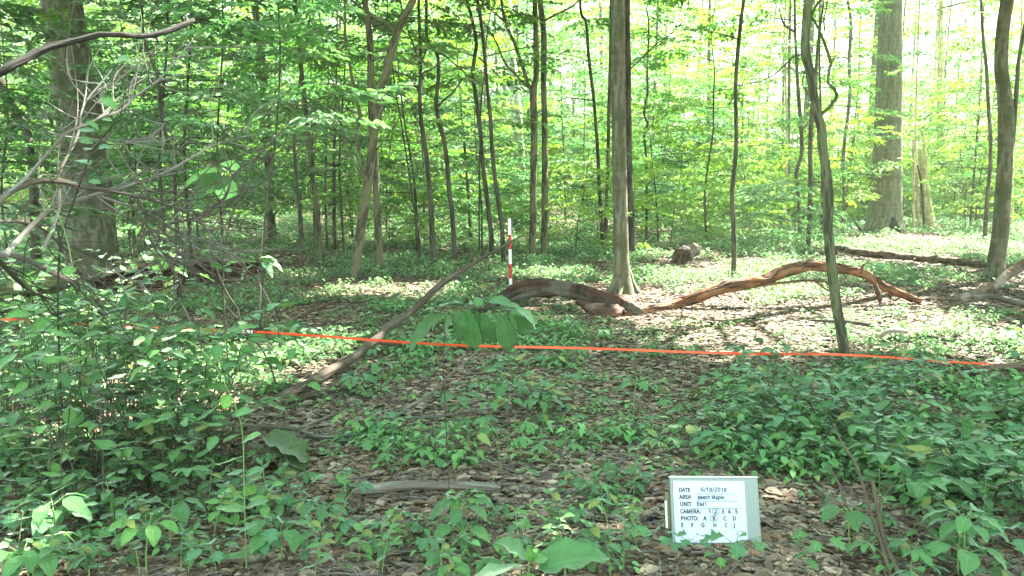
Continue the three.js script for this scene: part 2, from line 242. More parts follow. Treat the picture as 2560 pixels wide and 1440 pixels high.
// crown of a tree: branches with leafy sprays. base = world position of the tree's foot, axis(h) = trunk centre at height h
function crown(root, base, axis, o, r) {
  const { lo, hi, R, n, per = 6, size = 0.7, geo = SPRAY.mid, tone = GREEN, keep = null, wood = M.darkbark, rise = 0.25, bias = null, thick = 0.018 } = o;
  const mats = [], cols = [], bits = [];
  for (let i = 0; i < n; i++) {
    const u = (i + r()) / n, h = lerp(lo, hi, Math.pow(u, 0.85)), a = i * 2.39996 + r() * 0.9, prof = Math.sqrt(Math.max(0.06, 1 - Math.pow(Math.abs(u - 0.38) / 0.72, 2)));
    const L = R * prof * (0.6 + 0.5 * r()), c = axis(h), dir = V(Math.cos(a), rise + 0.25 * (r() - 0.5), Math.sin(a));
    if (bias && dir.dot(bias) < -0.2 && r() < 0.7) continue;
    dir.normalize(); const P = (t) => c.clone().addScaledVector(dir, L * t).add(V(0, -0.16 * L * t * t, 0));
    let any = false;
    for (let k = 0; k < per; k++) {
      const t = 0.3 + 0.7 * (k + r()) / per, p = P(t).add(V((r() - 0.5) * 0.3, (r() - 0.5) * 0.25, (r() - 0.5) * 0.3)), w = p.clone().add(base);
      const aa = a + (k % 2 ? 1 : -1) * (0.35 + 0.6 * r()), d = V(Math.cos(aa), -0.12 + 0.35 * (r() - 0.5), Math.sin(aa)), s = size * (0.7 + 0.6 * r());
      if (inBeam(w.clone().addScaledVector(d, s * 0.55), s * 0.5) || (keep && !keep(w, r))) continue;
      mats.push(new THREE.Matrix4().compose(p, orient(d, (r() - 0.5) * 0.7), V(s, s, s))); cols.push(leafTone(r, tone)); any = true;
    }
    if (any) { const b = [0, 0.35, 0.7, 1].map(P); bits.push(tube(b, [thick * L * 0.7, thick * L * 0.5, thick * L * 0.28, 0.004], { seg: 4, step: L / 5, min: 4, lump: 0.05, seed: i })); }
  }
  if (bits.length) mesh('branchwork', mergeGeometries(bits), wood, root, 'stuff');
  if (mats.length) inst('crown', geo[Math.floor(r() * geo.length)], LM.spray, mats, cols, root);
}

// ---------------------------------------------------------------- trees traced on the photograph
// pts: [x, y, width] in picture pixels from the top of the view down to the foot, d: distance. The stem goes on above the view to height H.
let treeSeed = 100;
function tree(name, label, category, d, pts, o = {}) {
  const seed = treeSeed++, r = rng(seed), { mat = M.bark, H = 8, group, seg = 9, lump = 0.07, sink = 0.12, top = null, lean = 0.0 } = o;
  const k = d / F, foot = pts[pts.length - 1], b = at(foot[0], foot[1], d), gy = ground(b.x, b.z), base = V(b.x, gy, b.z);
  const root = thing(name, base, label, category, group);
  let wd = foot[2] ?? 10; const wide = pts.map((p) => p[2]); for (let i = 0; i < wide.length; i++) if (wide[i] === undefined) { let a = i - 1, e = i + 1; while (e < wide.length && wide[e] === undefined) e++; wide[i] = e < wide.length ? (a >= 0 ? lerp(wide[a], wide[e], 1 / (e - a)) : wide[e]) : (a >= 0 ? wide[a] : wd); }
  const P = pts.map((p, i) => { const t = i / (pts.length - 1); return at(p[0], p[1], d + lean * (1 - t)).sub(base); });
  const rad = wide.map((w) => w * k / 2);
  if (P[P.length - 1].y > -sink) { P.push(V(P[P.length - 1].x, -sink, P[P.length - 1].z)); rad.push(rad[rad.length - 1] * (o.flare ?? 1.15)); if (P[P.length - 2].y - P[P.length - 1].y < 0.05) { P.splice(P.length - 2, 1); rad.splice(rad.length - 2, 1); } }
  if (!o.broken) {
    const dir = P[0].clone().sub(P[Math.min(2, P.length - 1)]).normalize().lerp(UPV, 0.45).normalize(), y0 = P[0].y, r0 = rad[0], n = 3;
    for (let i = 1; i <= n; i++) { const t = i / n, g = (H - y0) * t; P.unshift(P[0].clone().addScaledVector(dir, (H - y0) / n).add(V((r() - 0.5) * 0.3, 0, (r() - 0.5) * 0.3))); rad.unshift(Math.max(0.006, r0 * (1 - 0.85 * t))); }
  }
  mesh('trunk', tube(P, rad, { seg, lump, seed, step: o.step ?? 0.16, flute: seg > 12 ? 0.15 : 0.7 }), mat, root);
  const rb = rad[rad.length - 2];
  if (rb > 0.085 && !o.broken) for (let i = 0; i < 6; i++) { const a = i * 1.05 + r(), c = Math.cos(a), q = Math.sin(a), L = rb * ((rb > 0.3 ? 1.15 : 1.55) + 0.6 * r()); if (rb > 0.3 && q > 0.35) continue; mesh('root', tube([V(c * rb * 0.5, Math.min(0.45, rb * 2.2), q * rb * 0.5), V(c * rb * 0.92, Math.min(0.2, rb * 0.7), q * rb * 0.92), V(c * L * 0.75, 0.03, q * L * 0.75), V(c * L * 1.2, -0.06, q * L * 1.2)], [rb * 0.22, rb * 0.27, rb * 0.16, 0.012], { seg: 7, step: 0.06, seed: seed + i, lump: 0.15 }), mat, root); }
  for (const br of o.branches ?? []) { const Q = br.map((p, i) => at(p[0], p[1], d + (p[3] ?? 0)).sub(base)); mesh('branch', tube(Q, br.map((p) => Math.max(0.003, (p[2] ?? 5) * k / 2)), { seg: 7, step: 0.1, seed: seed + 7, lump: 0.06 }), mat, root); }
  const axis = (h) => { for (let i = 1; i < P.length; i++) if (P[i].y <= h) { const t = clamp((h - P[i].y) / (P[i - 1].y - P[i].y || 1)); return P[i].clone().lerp(P[i - 1], t); } return V(0, h, 0); };
  if (o.crown) for (const c of [].concat(o.crown)) crown(root, base, axis, c, r);
  return root;
}
const thinInView = (share) => (w, r) => { const [x, y, f] = toPx(w); return f < 0 || x < -60 || x > 2620 || y < -60 || r() < share; };
const sap = (lo = 2.4, hi = 8, R = 1.6, n = 16, share = 0.5) => ({ lo, hi, R, n, per: 7, size: 0.62, geo: SPRAY.fine, keep: thinInView(share), thick: 0.012 });
const high = (lo, hi, R, n, per = 9) => ({ lo, hi, R, n, per, size: 1.15, geo: SPRAY.canopy, keep: thinInView(0.12), thick: 0.02 });

tree('beech_tree', 'broad grey trunk behind the tangle of dead grey twigs', 'tree', 13, [[150, -30, 92], [172, 120, 96], [200, 300, 106], [218, 450, 112], [230, 600, 118], [236, 690, 130]], { mat: M.trunk, H: 17, seg: 18, lump: 0.04, crown: high(5.6, 17, 5, 78) });
tree('sapling', 'dark thin bent sapling crossing behind the broken dark bough', 'tree', 9.5, [[349, -20, 8], [358, 85], [364, 112], [395, 195, 9], [400, 260], [418, 350, 9], [432, 410], [440, 520, 10], [446, 690, 12], [450, 760, 13]], { H: 6.5, mat: M.darkbark, crown: sap(2.6, 6.5, 1.3, 12, 0.35) });
tree('maple_tree', 'straight olive trunk standing alone behind the rotten hollow log', 'tree', 21, [[632, -20, 17], [645, 70, 18], [655, 150], [662, 250, 20], [668, 330], [672, 420, 20], [678, 540, 21], [682, 610, 24]], { H: 13, mat: M.olive, crown: [high(6, 13, 3.6, 36), sap(3, 6, 2, 10)] });
tree('sapling', 'slim dark sapling beside a thinner crooked one, between hollow log and twin trunks', 'tree', 16.4, [[735, -20, 10], [746, 100, 10], [756, 200], [769, 320, 12], [779, 420], [788, 480, 13], [796, 551], [806, 650, 16]], { H: 9, mat: M.olive, crown: sap(3, 9, 1.8, 16) });
tree('sapling', 'thin crooked dark sapling next to a slightly thicker slim one', 'tree', 13.8, [[752, 180, 4], [742, 270, 6], [735, 335, 7], [738, 400], [748, 520, 8], [754, 650, 9], [756, 685, 9]], { H: 6, mat: M.darkbark, crown: sap(2.8, 5, 1, 8, 0.5) });
tree('maple_tree', 'straight trunk standing just behind the leaning forked tree', 'tree', 13.6, [[908, -30, 14], [919, 50, 15], [926, 118, 17], [927, 200], [929, 300, 17], [936, 386], [941, 460, 18], [943, 530], [947, 610, 20], [949, 685, 22]], { H: 11, mat: M.olive, crown: [high(4.6, 12, 3.4, 38), sap(3.2, 5, 1.6, 6, 0.4)] });
tree('maple_tree', 'leaning tree whose stem crosses the straight trunk, with forks on its near side', 'tree', 12.3, [[1045, -30, 15], [1033, 0, 16], [991, 87, 19], [961, 202, 20], [941, 302, 21], [929, 386, 22], [919, 470, 23], [907, 541, 24], [896, 620, 25], [890, 700, 28]], { H: 9, mat: M.olive, crown: sap(4, 9, 2.2, 18, 0.4),
  branches: [[[988, 86, 11], [984, 77, 11], [964, 57, 10], [934, 40, 8], [904, 20, 7], [860, -15, 6]], [[915, 452, 11], [910, 437, 10], [898, 395, 10], [892, 336, 9], [900, 285, 9], [885, 235, 9], [875, 161, 8], [864, 111, 7], [862, 10, 6], [860, -30, 5]], [[913, 455, 7], [907, 443, 6], [885, 408, 5], [864, 352, 5], [850, 300, 5], [846, 235, 4], [826, 190, 4], [810, 128, 4], [803, 70, 3], [790, -20, 3]], [[926, 400, 5], [960, 350, 4], [990, 310, 4], [1015, 250, 3]]] });
tree('sapling', 'sapling with small forks both sides, second stem past the leaning tree', 'tree', 15, [[1047, -20, 7], [1050, 101, 8], [1052, 168, 8], [1050, 218, 10], [1050, 269, 10], [1055, 319], [1065, 386, 12], [1073, 460], [1078, 524, 13], [1083, 662, 15]], { H: 8, mat: M.darkbark, crown: sap(3.3, 8, 1.8, 14), branches: [[[1050, 232, 6], [1043, 222, 5], [1030, 202, 4], [1015, 188, 3], [985, 178, 3]], [[1052, 190, 5], [1062, 180, 5], [1080, 172, 4], [1110, 150, 3], [1150, 130, 2]], [[1047, 160, 6], [1036, 120, 5], [1018, 70, 4], [1004, 20, 4], [998, -20, 3]]] });
tree('sapling', 'wavy sapling with an elbow high up its stem', 'tree', 15.5, [[1066, -20, 7], [1067, 91, 8], [1073, 111], [1090, 131, 9], [1097, 161], [1092, 235, 9], [1090, 262], [1100, 312, 11], [1110, 353], [1117, 403], [1122, 470, 11], [1129, 524], [1135, 608], [1137, 655, 13]], { H: 8, mat: M.darkbark, crown: sap(3.3, 8, 1.7, 14), branches: [[[1093, 268, 6], [1110, 250, 5], [1132, 232, 4], [1150, 205, 3], [1180, 180, 2]], [[1093, 130, 5], [1115, 140, 4], [1130, 155, 4], [1150, 170, 4], [1170, 190, 4], [1184, 196, 5]], [[1074, 112, 4], [1060, 140, 3], [1052, 160, 3]]] });
tree('sapling', 'slightly wavy sapling standing close before the straight dark one', 'tree', 16, [[1164, -20, 7], [1167, 0], [1177, 34, 8], [1186, 77], [1191, 114, 9], [1186, 144], [1182, 191, 9], [1189, 235], [1198, 302, 10], [1203, 353], [1208, 420, 11], [1219, 507], [1228, 591], [1230, 645, 13]], { H: 8.5, mat: M.darkbark, crown: sap(3.4, 8.5, 1.6, 14) });
tree('sapling', 'straight dark sapling just left behind the striped pole', 'tree', 15, [[1192, -20, 8], [1194, 0], [1206, 77, 9], [1213, 155], [1218, 218, 9], [1225, 286], [1230, 370, 10], [1238, 450], [1246, 507], [1255, 574, 12], [1258, 660, 13]], { H: 8.5, mat: M.darkbark, crown: sap(3.4, 8.5, 1.7, 14), branches: [[[1213, 160, 5], [1203, 150, 4], [1196, 142, 4]]] });
tree('maple_tree', 'trunk forking in three at mid height behind the striped pole', 'tree', 16, [[1337, -30, 12], [1339, 67, 13], [1340, 134, 14], [1339, 195, 14], [1333, 228, 18], [1335, 302, 17], [1334, 386, 17], [1333, 480, 17], [1332, 560, 18], [1331, 648, 20]], { H: 11, mat: M.olive, crown: [high(5.4, 12, 3.4, 38), sap(3.6, 6, 1.6, 8, 0.4)], branches: [[[1333, 232, 11], [1320, 210, 9], [1307, 168, 9], [1287, 111, 8], [1263, 54, 8], [1253, 0, 7], [1248, -30, 6]], [[1326, 222, 6], [1297, 195, 5], [1263, 158, 5], [1240, 104, 4], [1211, 60, 4], [1190, 20, 3]], [[1264, 56, 6], [1240, 35, 5], [1205, 5, 5], [1185, -20, 4]]] });
tree('maple_tree', 'straight slim trunk close beside the forking one, with a bough to its far side', 'tree', 16.5, [[1349, -30, 13], [1350, 0], [1359, 84, 14], [1359, 218, 14], [1361, 302, 15], [1362, 386], [1362, 500, 16], [1360, 641, 19]], { H: 11, mat: M.olive, crown: [high(5.4, 12, 3.4, 34)], branches: [[[1361, 52, 6], [1385, 38, 5], [1420, 22, 5], [1440, 8, 4], [1458, -12, 4]]] });
tree('sapling', 'thin sapling with a kink near the top, alone before the smooth thick trunk', 'tree', 18, [[1449, -20, 6], [1455, 40, 7], [1463, 50, 7], [1471, 134, 8], [1478, 195], [1485, 252, 8], [1490, 319], [1495, 386], [1498, 460, 9], [1503, 541], [1508, 630, 11]], { H: 8.5, mat: M.darkbark, crown: sap(3.6, 8.5, 1.6, 12), branches: [[[1487, 252, 4], [1470, 250, 3], [1420, 245, 3], [1390, 252, 2]]] });
tree('sapling', 'thin stem half hidden beside the smooth thick trunk', 'tree', 20, [[1526, 150, 8], [1523, 252, 9], [1520, 400, 9], [1517, 500, 10], [1512, 622, 11]], { H: 9, mat: M.olive, crown: sap(4.5, 9, 1.6, 10) });
tree('maple_tree', 'smooth thick straight trunk rising behind the end of the arched log', 'tree', 10.8, [[1545, -30, 34], [1545, 100, 35], [1546, 250, 36], [1549, 420, 36], [1551, 540, 37], [1553, 630, 39], [1555, 690, 44], [1556, 722, 58]], { H: 14, mat: M.trunk, seg: 16, lump: 0.03, flare: 1.3, crown: high(4.8, 14, 4.2, 55) });
tree('maple_tree', 'dark trunk directly behind the smooth thick one', 'tree', 17, [[1569, -30, 14], [1570, 150, 15], [1572, 300, 15], [1574, 440, 17], [1579, 558, 18], [1582, 648, 21]], { H: 12, mat: M.darkbark, crown: high(6, 12, 3.2, 30), branches: [[[1575, 172, 4], [1600, 150, 3], [1640, 110, 3], [1665, 95, 3], [1710, 50, 2]]] });
tree('sapling', 'crooked wand-thin stem past the smooth thick trunk', 'tree', 22, [[1622, 60, 4], [1618, 185, 5], [1619, 228], [1611, 286, 6], [1619, 309], [1611, 333], [1616, 400, 6], [1616, 600, 7]], { H: 7, mat: M.darkbark, crown: sap(3, 7, 1.7, 12, 0.8) });
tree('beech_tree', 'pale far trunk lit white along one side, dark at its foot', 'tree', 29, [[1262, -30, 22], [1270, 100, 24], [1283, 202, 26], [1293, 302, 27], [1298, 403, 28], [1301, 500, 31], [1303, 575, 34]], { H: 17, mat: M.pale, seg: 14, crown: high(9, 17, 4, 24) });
tree('sapling', 'slender dark sapling between the crooked trunk and the smooth thick one', 'tree', 12.6, [[1863, -20, 8], [1851, 67, 9], [1843, 151, 10], [1839, 218, 9], [1841, 336, 10], [1838, 403, 11], [1831, 480, 11], [1833, 547], [1836, 631], [1833, 697, 14]], { H: 7, mat: M.darkbark, crown: sap(2.9, 7, 1.6, 12, 0.4), branches: [[[1845, 215, 4], [1856, 212, 3], [1863, 196, 2]]] });
tree('crooked_tree', 'near crooked mossy trunk standing at the orange tape', 'tree', 6.15, [[2024, -30, 20], [2016, 50, 20], [2013, 101, 21], [2014, 134, 23], [2026, 185, 22], [2034, 235, 21], [2043, 286, 21], [2053, 319, 22], [2056, 370, 23], [2064, 420, 22], [2071, 490, 23], [2069, 564, 25], [2073, 614, 24], [2081, 688, 24], [2091, 766, 25], [2103, 833, 26], [2114, 915, 28]], { H: 4.4, mat: M.moss, seg: 12, lump: 0.07, step: 0.06, crown: sap(2.95, 4.4, 1.5, 9, 0.12),
  branches: [[[2023, 60, 8], [2028, 40, 8], [2038, 18, 7], [2055, -5, 6], [2075, -30, 5]], [[2050, 288, 8], [2073, 269, 8], [2088, 250, 9], [2093, 238, 8], [2086, 222, 7], [2070, 208, 7], [2073, 175, 7], [2078, 158, 8], [2063, 111, 7], [2049, 77, 6], [2033, 47, 5], [2026, 30, 4]], [[2078, 158, 4], [2084, 150, 3], [2091, 136, 2]], [[2020, 236, 5], [2008, 215, 4], [2006, 200, 4], [2012, 180, 3]], [[2004, 136, 5], [1979, 144, 4], [1952, 175, 4], [1908, 202, 3], [1868, 209, 2]], [[2062, 78, 4], [2059, 48, 4], [2066, 20, 3], [2070, -20, 3]]] });
tree('sapling', 'thin dark stem with a bent top, near side of the crooked trunk', 'tree', 22, [[1986, -10, 5], [1988, 81, 7], [1992, 168, 8], [1996, 235, 9], [2001, 302, 9], [2004, 386, 10], [1991, 430, 10], [1996, 490, 9], [1999, 606, 11]], { H: 9, mat: M.darkbark, crown: sap(4, 9, 2, 14, 0.7), branches: [[[1989, 82, 6], [1975, 72, 6], [1962, 63, 6], [1952, 40, 4], [1948, 20, 3]]] });
tree('sapling', 'straight dark stem seen through the gap beside the crooked trunk', 'tree', 19, [[2052, 60, 5], [2046, 101, 6], [2039, 188, 7], [2029, 286, 10], [2026, 370, 11], [2026, 480, 11], [2021, 622, 13]], { H: 8, mat: M.darkbark, crown: sap(3.4, 8, 1.8, 12, 0.6) });
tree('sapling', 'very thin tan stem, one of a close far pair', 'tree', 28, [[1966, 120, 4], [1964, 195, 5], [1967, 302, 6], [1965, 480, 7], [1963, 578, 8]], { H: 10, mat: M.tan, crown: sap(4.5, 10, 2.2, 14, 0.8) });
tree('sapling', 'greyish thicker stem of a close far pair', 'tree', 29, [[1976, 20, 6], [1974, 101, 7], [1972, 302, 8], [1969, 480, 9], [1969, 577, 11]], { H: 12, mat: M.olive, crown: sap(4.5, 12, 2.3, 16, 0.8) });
tree('sapling', 'wavy thin sapling with a reddish foot before the hollow beech', 'tree', 24.5, [[2117, -20, 6], [2127, 50, 7], [2123, 151, 8], [2125, 218, 8], [2120, 286], [2114, 336, 8], [2108, 403, 9], [2111, 480, 9], [2105, 590, 11]], { H: 11, mat: M.bark, crown: sap(4.2, 11, 2, 14, 0.6) });
tree('beech_tree', 'massive grey beech with a black hollow at its foot', 'tree', 25, [[2227, -40, 50], [2225, 100, 55], [2221, 269, 62], [2217, 400, 68], [2214, 500, 74], [2211, 550, 84], [2209, 589, 100]], { H: 20, mat: M.trunk, seg: 22, lump: 0.035, step: 0.3, crown: high(9.5, 20, 6, 60) });
tree('broken_snag', 'tan broken snag with splintered top and a dark crack', 'dead tree', 27, [[2301, 362, 9], [2307, 392, 17], [2313, 480, 22], [2318, 530, 25], [2323, 578, 31]], { broken: true, mat: M.tan, seg: 14, lump: 0.07 });
tree('sapling', 'thin tan stem rising before the broken snag', 'tree', 26, [[2299, -20, 4], [2294, 134, 5], [2291, 235, 5], [2289, 336, 5], [2284, 480, 6], [2284, 592, 7]], { H: 11, mat: M.tan, crown: sap(5, 11, 1.8, 12, 0.5) });
tree('sapling', 'dark wavy sapling between the broken snag and the dark fork-stemmed trunk', 'tree', 22, [[2451, -20, 6], [2457, 84, 7], [2466, 168, 8], [2471, 269, 9], [2476, 336, 9], [2475, 420, 9], [2469, 480, 9], [2461, 604, 11]], { H: 10, mat: M.darkbark, crown: sap(4, 10, 1.8, 14, 0.5) });
tree('maple_tree', 'dark trunk with a thinner stem splitting off beside it, by the fallen grey branch', 'tree', 12.3, [[2522, -30, 31], [2508, 67, 30], [2503, 168, 31], [2511, 235, 33], [2515, 302, 37], [2512, 420, 35], [2507, 490, 37], [2501, 581, 38], [2490, 660, 42], [2486, 700, 48]], { H: 13, mat: M.beechdim, seg: 14, lump: 0.05, crown: high(4.9, 13, 4.6, 60), branches: [[[2530, 360, 12], [2536, 302, 11], [2543, 202, 10], [2547, 151, 9], [2562, 67, 9], [2580, -20, 8]]] });
tree('sapling', 'tan slim stem behind the dark fork-stemmed trunk', 'tree', 28, [[2545, 200, 8], [2536, 330, 9], [2529, 480, 10], [2527, 578, 12]], { H: 11, mat: M.tan, crown: sap(5, 11, 2, 12, 0.5) });
tree('dead_tree', 'dark leaning dead stem beyond the broad grey trunk', 'dead tree', 15, [[-10, 180, 17], [7, 215, 18], [40, 279, 19], [64, 319, 20], [74, 370, 20], [84, 480, 22], [90, 650, 24]], { H: 7, mat: M.darkbark });
tree('sapling', 'wand-thin dark stem between the leaning tree and the first forked sapling', 'tree', 15, [[975, 120, 3], [988, 218, 3], [1005, 319, 4], [1018, 403, 4], [1035, 524, 4], [1048, 601, 5], [1050, 662, 6]], { H: 5.5, mat: M.darkbark, crown: sap(2.5, 5, 0.9, 8, 0.8), seg: 6 });
tree('sapling', 'wand-thin dark upright stem left of the striped pole, between two saplings', 'tree', 16, [[1214, 120, 3], [1211, 185, 3], [1203, 252, 4], [1199, 440, 4], [1198, 645, 5]], { H: 5.5, mat: M.darkbark, crown: sap(2.6, 5.5, 0.9, 8, 0.8), seg: 6 });
tree('sapling', 'wand-thin bent stem before the pale green thicket', 'tree', 20, [[1786, 180, 3], [1784, 235, 4], [1782, 336, 4], [1772, 403, 5], [1762, 480, 5], [1767, 616, 6]], { H: 7, mat: M.darkbark, crown: sap(2.5, 7, 1.6, 12, 0.9), seg: 6 });
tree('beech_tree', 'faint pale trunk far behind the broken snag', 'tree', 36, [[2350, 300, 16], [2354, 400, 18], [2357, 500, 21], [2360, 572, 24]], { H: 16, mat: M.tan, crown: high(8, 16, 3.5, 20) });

for (const [px, d, H, R, label] of [[-90, 8.5, 5.2, 1.6, 'leafy sapling screening the broad grey trunk from the side'], [420, 10.5, 6, 1.6, 'leafy sapling just past the broad grey trunk, over the hollow log'], [480, 12, 6.5, 1.9, 'tall leafy sapling deep behind the hooked dead twig'], [-60, 11, 6.5, 2, 'leafy sapling at the shady edge behind the dead limbs'], [560, 15, 7, 2, 'leafy sapling in the shade before the trunk standing alone'], [150, 17, 7, 2.2, 'leafy dark sapling behind the broad grey trunk'], [860, 17, 7, 1.8, 'leafy sapling between the paired saplings and leaning tree'], [330, 16, 3, 1.8, 'low leafy dark sapling beyond the hollow log'], [20, 14, 4.5, 2, 'leafy dark sapling behind the leaning dead stem'], [400, 20, 5, 2.2, 'shady sapling far beyond the hooked dead twig'], [250, 22, 6, 2.4, 'shady tall sapling far beyond the broad grey trunk'], [500, 19, 3, 2, 'low shady sapling before the trunk standing alone'], [760, 21, 4, 2, 'low shady sapling beyond the slim paired saplings']]) {
  const r = rng(700 + px), x = (px - 1280) / F * d, base = V(x, ground(x, -d), -d), root = thing('sapling', base, label, 'tree'), P = [V(0.2, H, 0.1), V(0.1, H * 0.6, -0.1), V(-0.05, H * 0.3, 0), V(0, -0.1, 0)];
  mesh('trunk', tube(P, [0.006, 0.014, 0.02, 0.026], { seg: 7, seed: px, step: 0.2 }), M.darkbark, root);
  crown(root, base, (h) => V(0, h, 0), { lo: H * 0.2, hi: H, R, n: 24, per: 7, size: 0.6, geo: SPRAY.fine, tone: r() < 0.5 ? DEEP : GREENB, rise: 0.1, thick: 0.01, keep: (w, q) => { const [sx, sy] = toPx(w); return !((sx > 90 && sx < 300 && d < 14) || (sx > 610 && sx < 710 && d < 21)) || q() < 0.15; } }, r);
}
// trees beside and behind the viewer whose crowns shade this floor
for (const [x, z, H, R, n, what] of [[6.4, -7, 12, 4.1, 46, 'past the dry tan stems, before the fork-stemmed trunk'], [9.5, -6, 13, 4.5, 60, 'beyond the dark fork-stemmed trunk'], [13.5, -11, 14, 4.8, 55, 'at the edge of the bright clearing'], [6.2, -2.5, 13, 4.0, 48, 'just beyond the leafy shrub by the sign'], [-6.2, -3.6, 13, 4, 36, 'over the dead brush'], [-10.5, -9, 14, 4.5, 40, 'past the brush pile'], [3.5, 6.5, 14, 3.6, 22, 'behind the viewer, near side'], [-5.5, 5.5, 14, 3.6, 20, 'behind the viewer, far side'], [15, -18, 15, 4.8, 30, 'deep in the bright side of the wood']]) {
  const r = rng(900 + x * 10 + z), base = V(x, ground(x, z), z), root = thing('maple_tree', base, 'tall leafy maple ' + what, 'tree');
  const P = [V(0.4, H, 0.3), V(0.2, H * 0.6, 0), V(-0.1, H * 0.3, 0.1), V(0, -0.15, 0)];
  mesh('trunk', tube(P, [0.03, 0.12, 0.17, 0.24], { seg: 12, lump: 0.05, seed: x, step: 0.4 }), M.beech, root);
  crown(root, base, (h) => V(0, h, 0), high(4.5, H, R, n), r);
}

// ---------------------------------------------------------------- understorey saplings further back
{
  const SPOTS = [[0, 'beyond the dark leaning dead stem'], [190, 'beyond the broad grey trunk'], [420, 'beyond the broken dark bough'], [670, 'beyond the trunk standing alone'], [800, 'beyond the paired slim saplings'], [930, 'beyond the leaning forked tree'], [1060, 'beyond the small-forked sapling'], [1200, 'beyond the wavy saplings'], [1300, 'beyond the striped pole'], [1420, 'beyond the trunk forking in three'], [1550, 'beyond the smooth thick trunk'], [1680, 'beyond the round log end'], [1840, 'beyond the slender dark sapling'], [2050, 'beyond the crooked mossy trunk'], [2210, 'beyond the hollow beech'], [2320, 'beyond the broken snag'], [2500, 'beyond the dark fork-stemmed trunk']];
  const r = rng(4242); let made = 0;
  for (let i = 0; i < 400 && made < 165; i++) {
    const px = -150 + r() * 2860, d = 17 + 27 * Math.pow(r(), 0.8), bx = (px - 1280) / F * d, base = V(bx, 0, -d); base.y = ground(bx, -d);
    if ((px > 2110 && px < 2400 && d < 30) || (px > 60 && px < 330 && d < 24)) continue;
    const right = px > 1450, H = r() < 0.35 ? 1.2 + 1.4 * r() : (right ? 2.5 + 4.5 * r() : 3 + 6 * r()), tone = right ? (r() < 0.55 ? LIME : GREENB) : (r() < 0.3 ? LIME : r() < 0.5 ? GREENB : GREEN), what = (tone === LIME ? 'yellow-green ' : tone === GREENB ? 'blue-green ' : 'mid-green ') + (d > 30 ? 'far ' : d > 23 ? 'slim ' : 'leafy ') + (H > 5.5 ? 'tall' : H > 3.8 ? 'middling' : 'low') + ' young sapling ', root = thing('sapling', base, what + SPOTS.reduce((a, b) => (Math.abs(a[0] - px) < Math.abs(b[0] - px) ? a : b))[1], 'tree');
    root.userData.group = root.userData.label.replace('young sapling', 'young saplings');
    const b = V((r() - 0.5) * 0.6, 0, (r() - 0.5) * 0.6), P = [V(b.x * 1.6, H, b.z), V(b.x, H * 0.6, b.z * 0.5), V(b.x * 0.3 + 0.08 * (r() - 0.5), H * 0.3, 0), V(0, -0.1, 0)], w = 0.006 * H;
    mesh('trunk', tube(P, [0.006, w * 0.6, w * 0.85, w * 1.1], { seg: 6, seed: i, step: 0.4 }), r() < 0.5 ? M.darkbark : M.olive, root);
    crown(root, base, (h) => V(b.x * h / H, h, b.z * h / H * 0.6), { lo: H * 0.16, hi: H, R: 0.9 + 0.16 * H + 0.6 * r(), n: 10 + Math.floor(H * 2.2), per: 6, size: 0.7, geo: SPRAY.mid, tone, rise: 0.08, thick: 0.009 }, r);
    made++;
  }
}
// the far wood: one mass of trunks and foliage
{
  const r = rng(515), stems = [], mats = [[], [], []], cols = [[], [], []];
  for (let i = 0; i < 170; i++) {
    const px = -400 + r() * 3360, d = 36 + 60 * r(), x = (px - 1280) / F * d, y = ground(x, -d), H = 12 + 8 * r(), w = 0.05 + 0.16 * r() * r();
    stems.push(tube([V(x + (r() - 0.5), y + H, -d), V(x + (r() - 0.5) * 0.6, y + H / 2, -d), V(x, y - 0.2, -d)], [w * 0.4, w * 0.8, w * 1.2], { seg: 6, step: 1.5, seed: i }));
  }
  mesh('far_tree_trunks', mergeGeometries(stems), M.beechdim, null, 'stuff').userData.label = 'many slim trunks deep in the far wood';
  let n = 0;
  for (let i = 0; i < 90000 && n < 30000; i++) {
    const px = -300 + r() * 3160, d = 30 + 62 * Math.pow(r(), 0.75), x = (px - 1280) / F * d, g = ground(x, -d), top = px > 1500 ? 15 : 20, p = V(x, g + 0.2 + (r() < 0.22 ? 1.6 * r() : top * Math.pow(r(), 0.9)), -d);
    const [sx, sy] = toPx(p); if (sy < -80) continue;
    const clump = vnoise(x * 0.45 + 3, p.y * 0.9 + d * 0.21) + 0.35 * (vnoise(x * 0.11, d * 0.2) - 0.5);
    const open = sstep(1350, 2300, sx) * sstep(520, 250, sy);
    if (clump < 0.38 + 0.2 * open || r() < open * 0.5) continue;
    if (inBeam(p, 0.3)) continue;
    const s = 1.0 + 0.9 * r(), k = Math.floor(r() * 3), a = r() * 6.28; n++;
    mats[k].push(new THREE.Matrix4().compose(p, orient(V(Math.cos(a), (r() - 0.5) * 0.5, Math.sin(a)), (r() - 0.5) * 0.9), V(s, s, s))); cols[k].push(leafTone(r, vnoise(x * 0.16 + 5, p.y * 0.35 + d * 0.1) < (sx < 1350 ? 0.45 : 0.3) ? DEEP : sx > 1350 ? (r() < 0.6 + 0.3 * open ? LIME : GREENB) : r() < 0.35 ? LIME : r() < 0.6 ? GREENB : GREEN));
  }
  for (let k = 0; k < 3; k++) inst('far_wood_foliage', SPRAY.far[k], LM.spray, mats[k], cols[k]).userData.label = 'soft mass of leaves of the far wood';
}

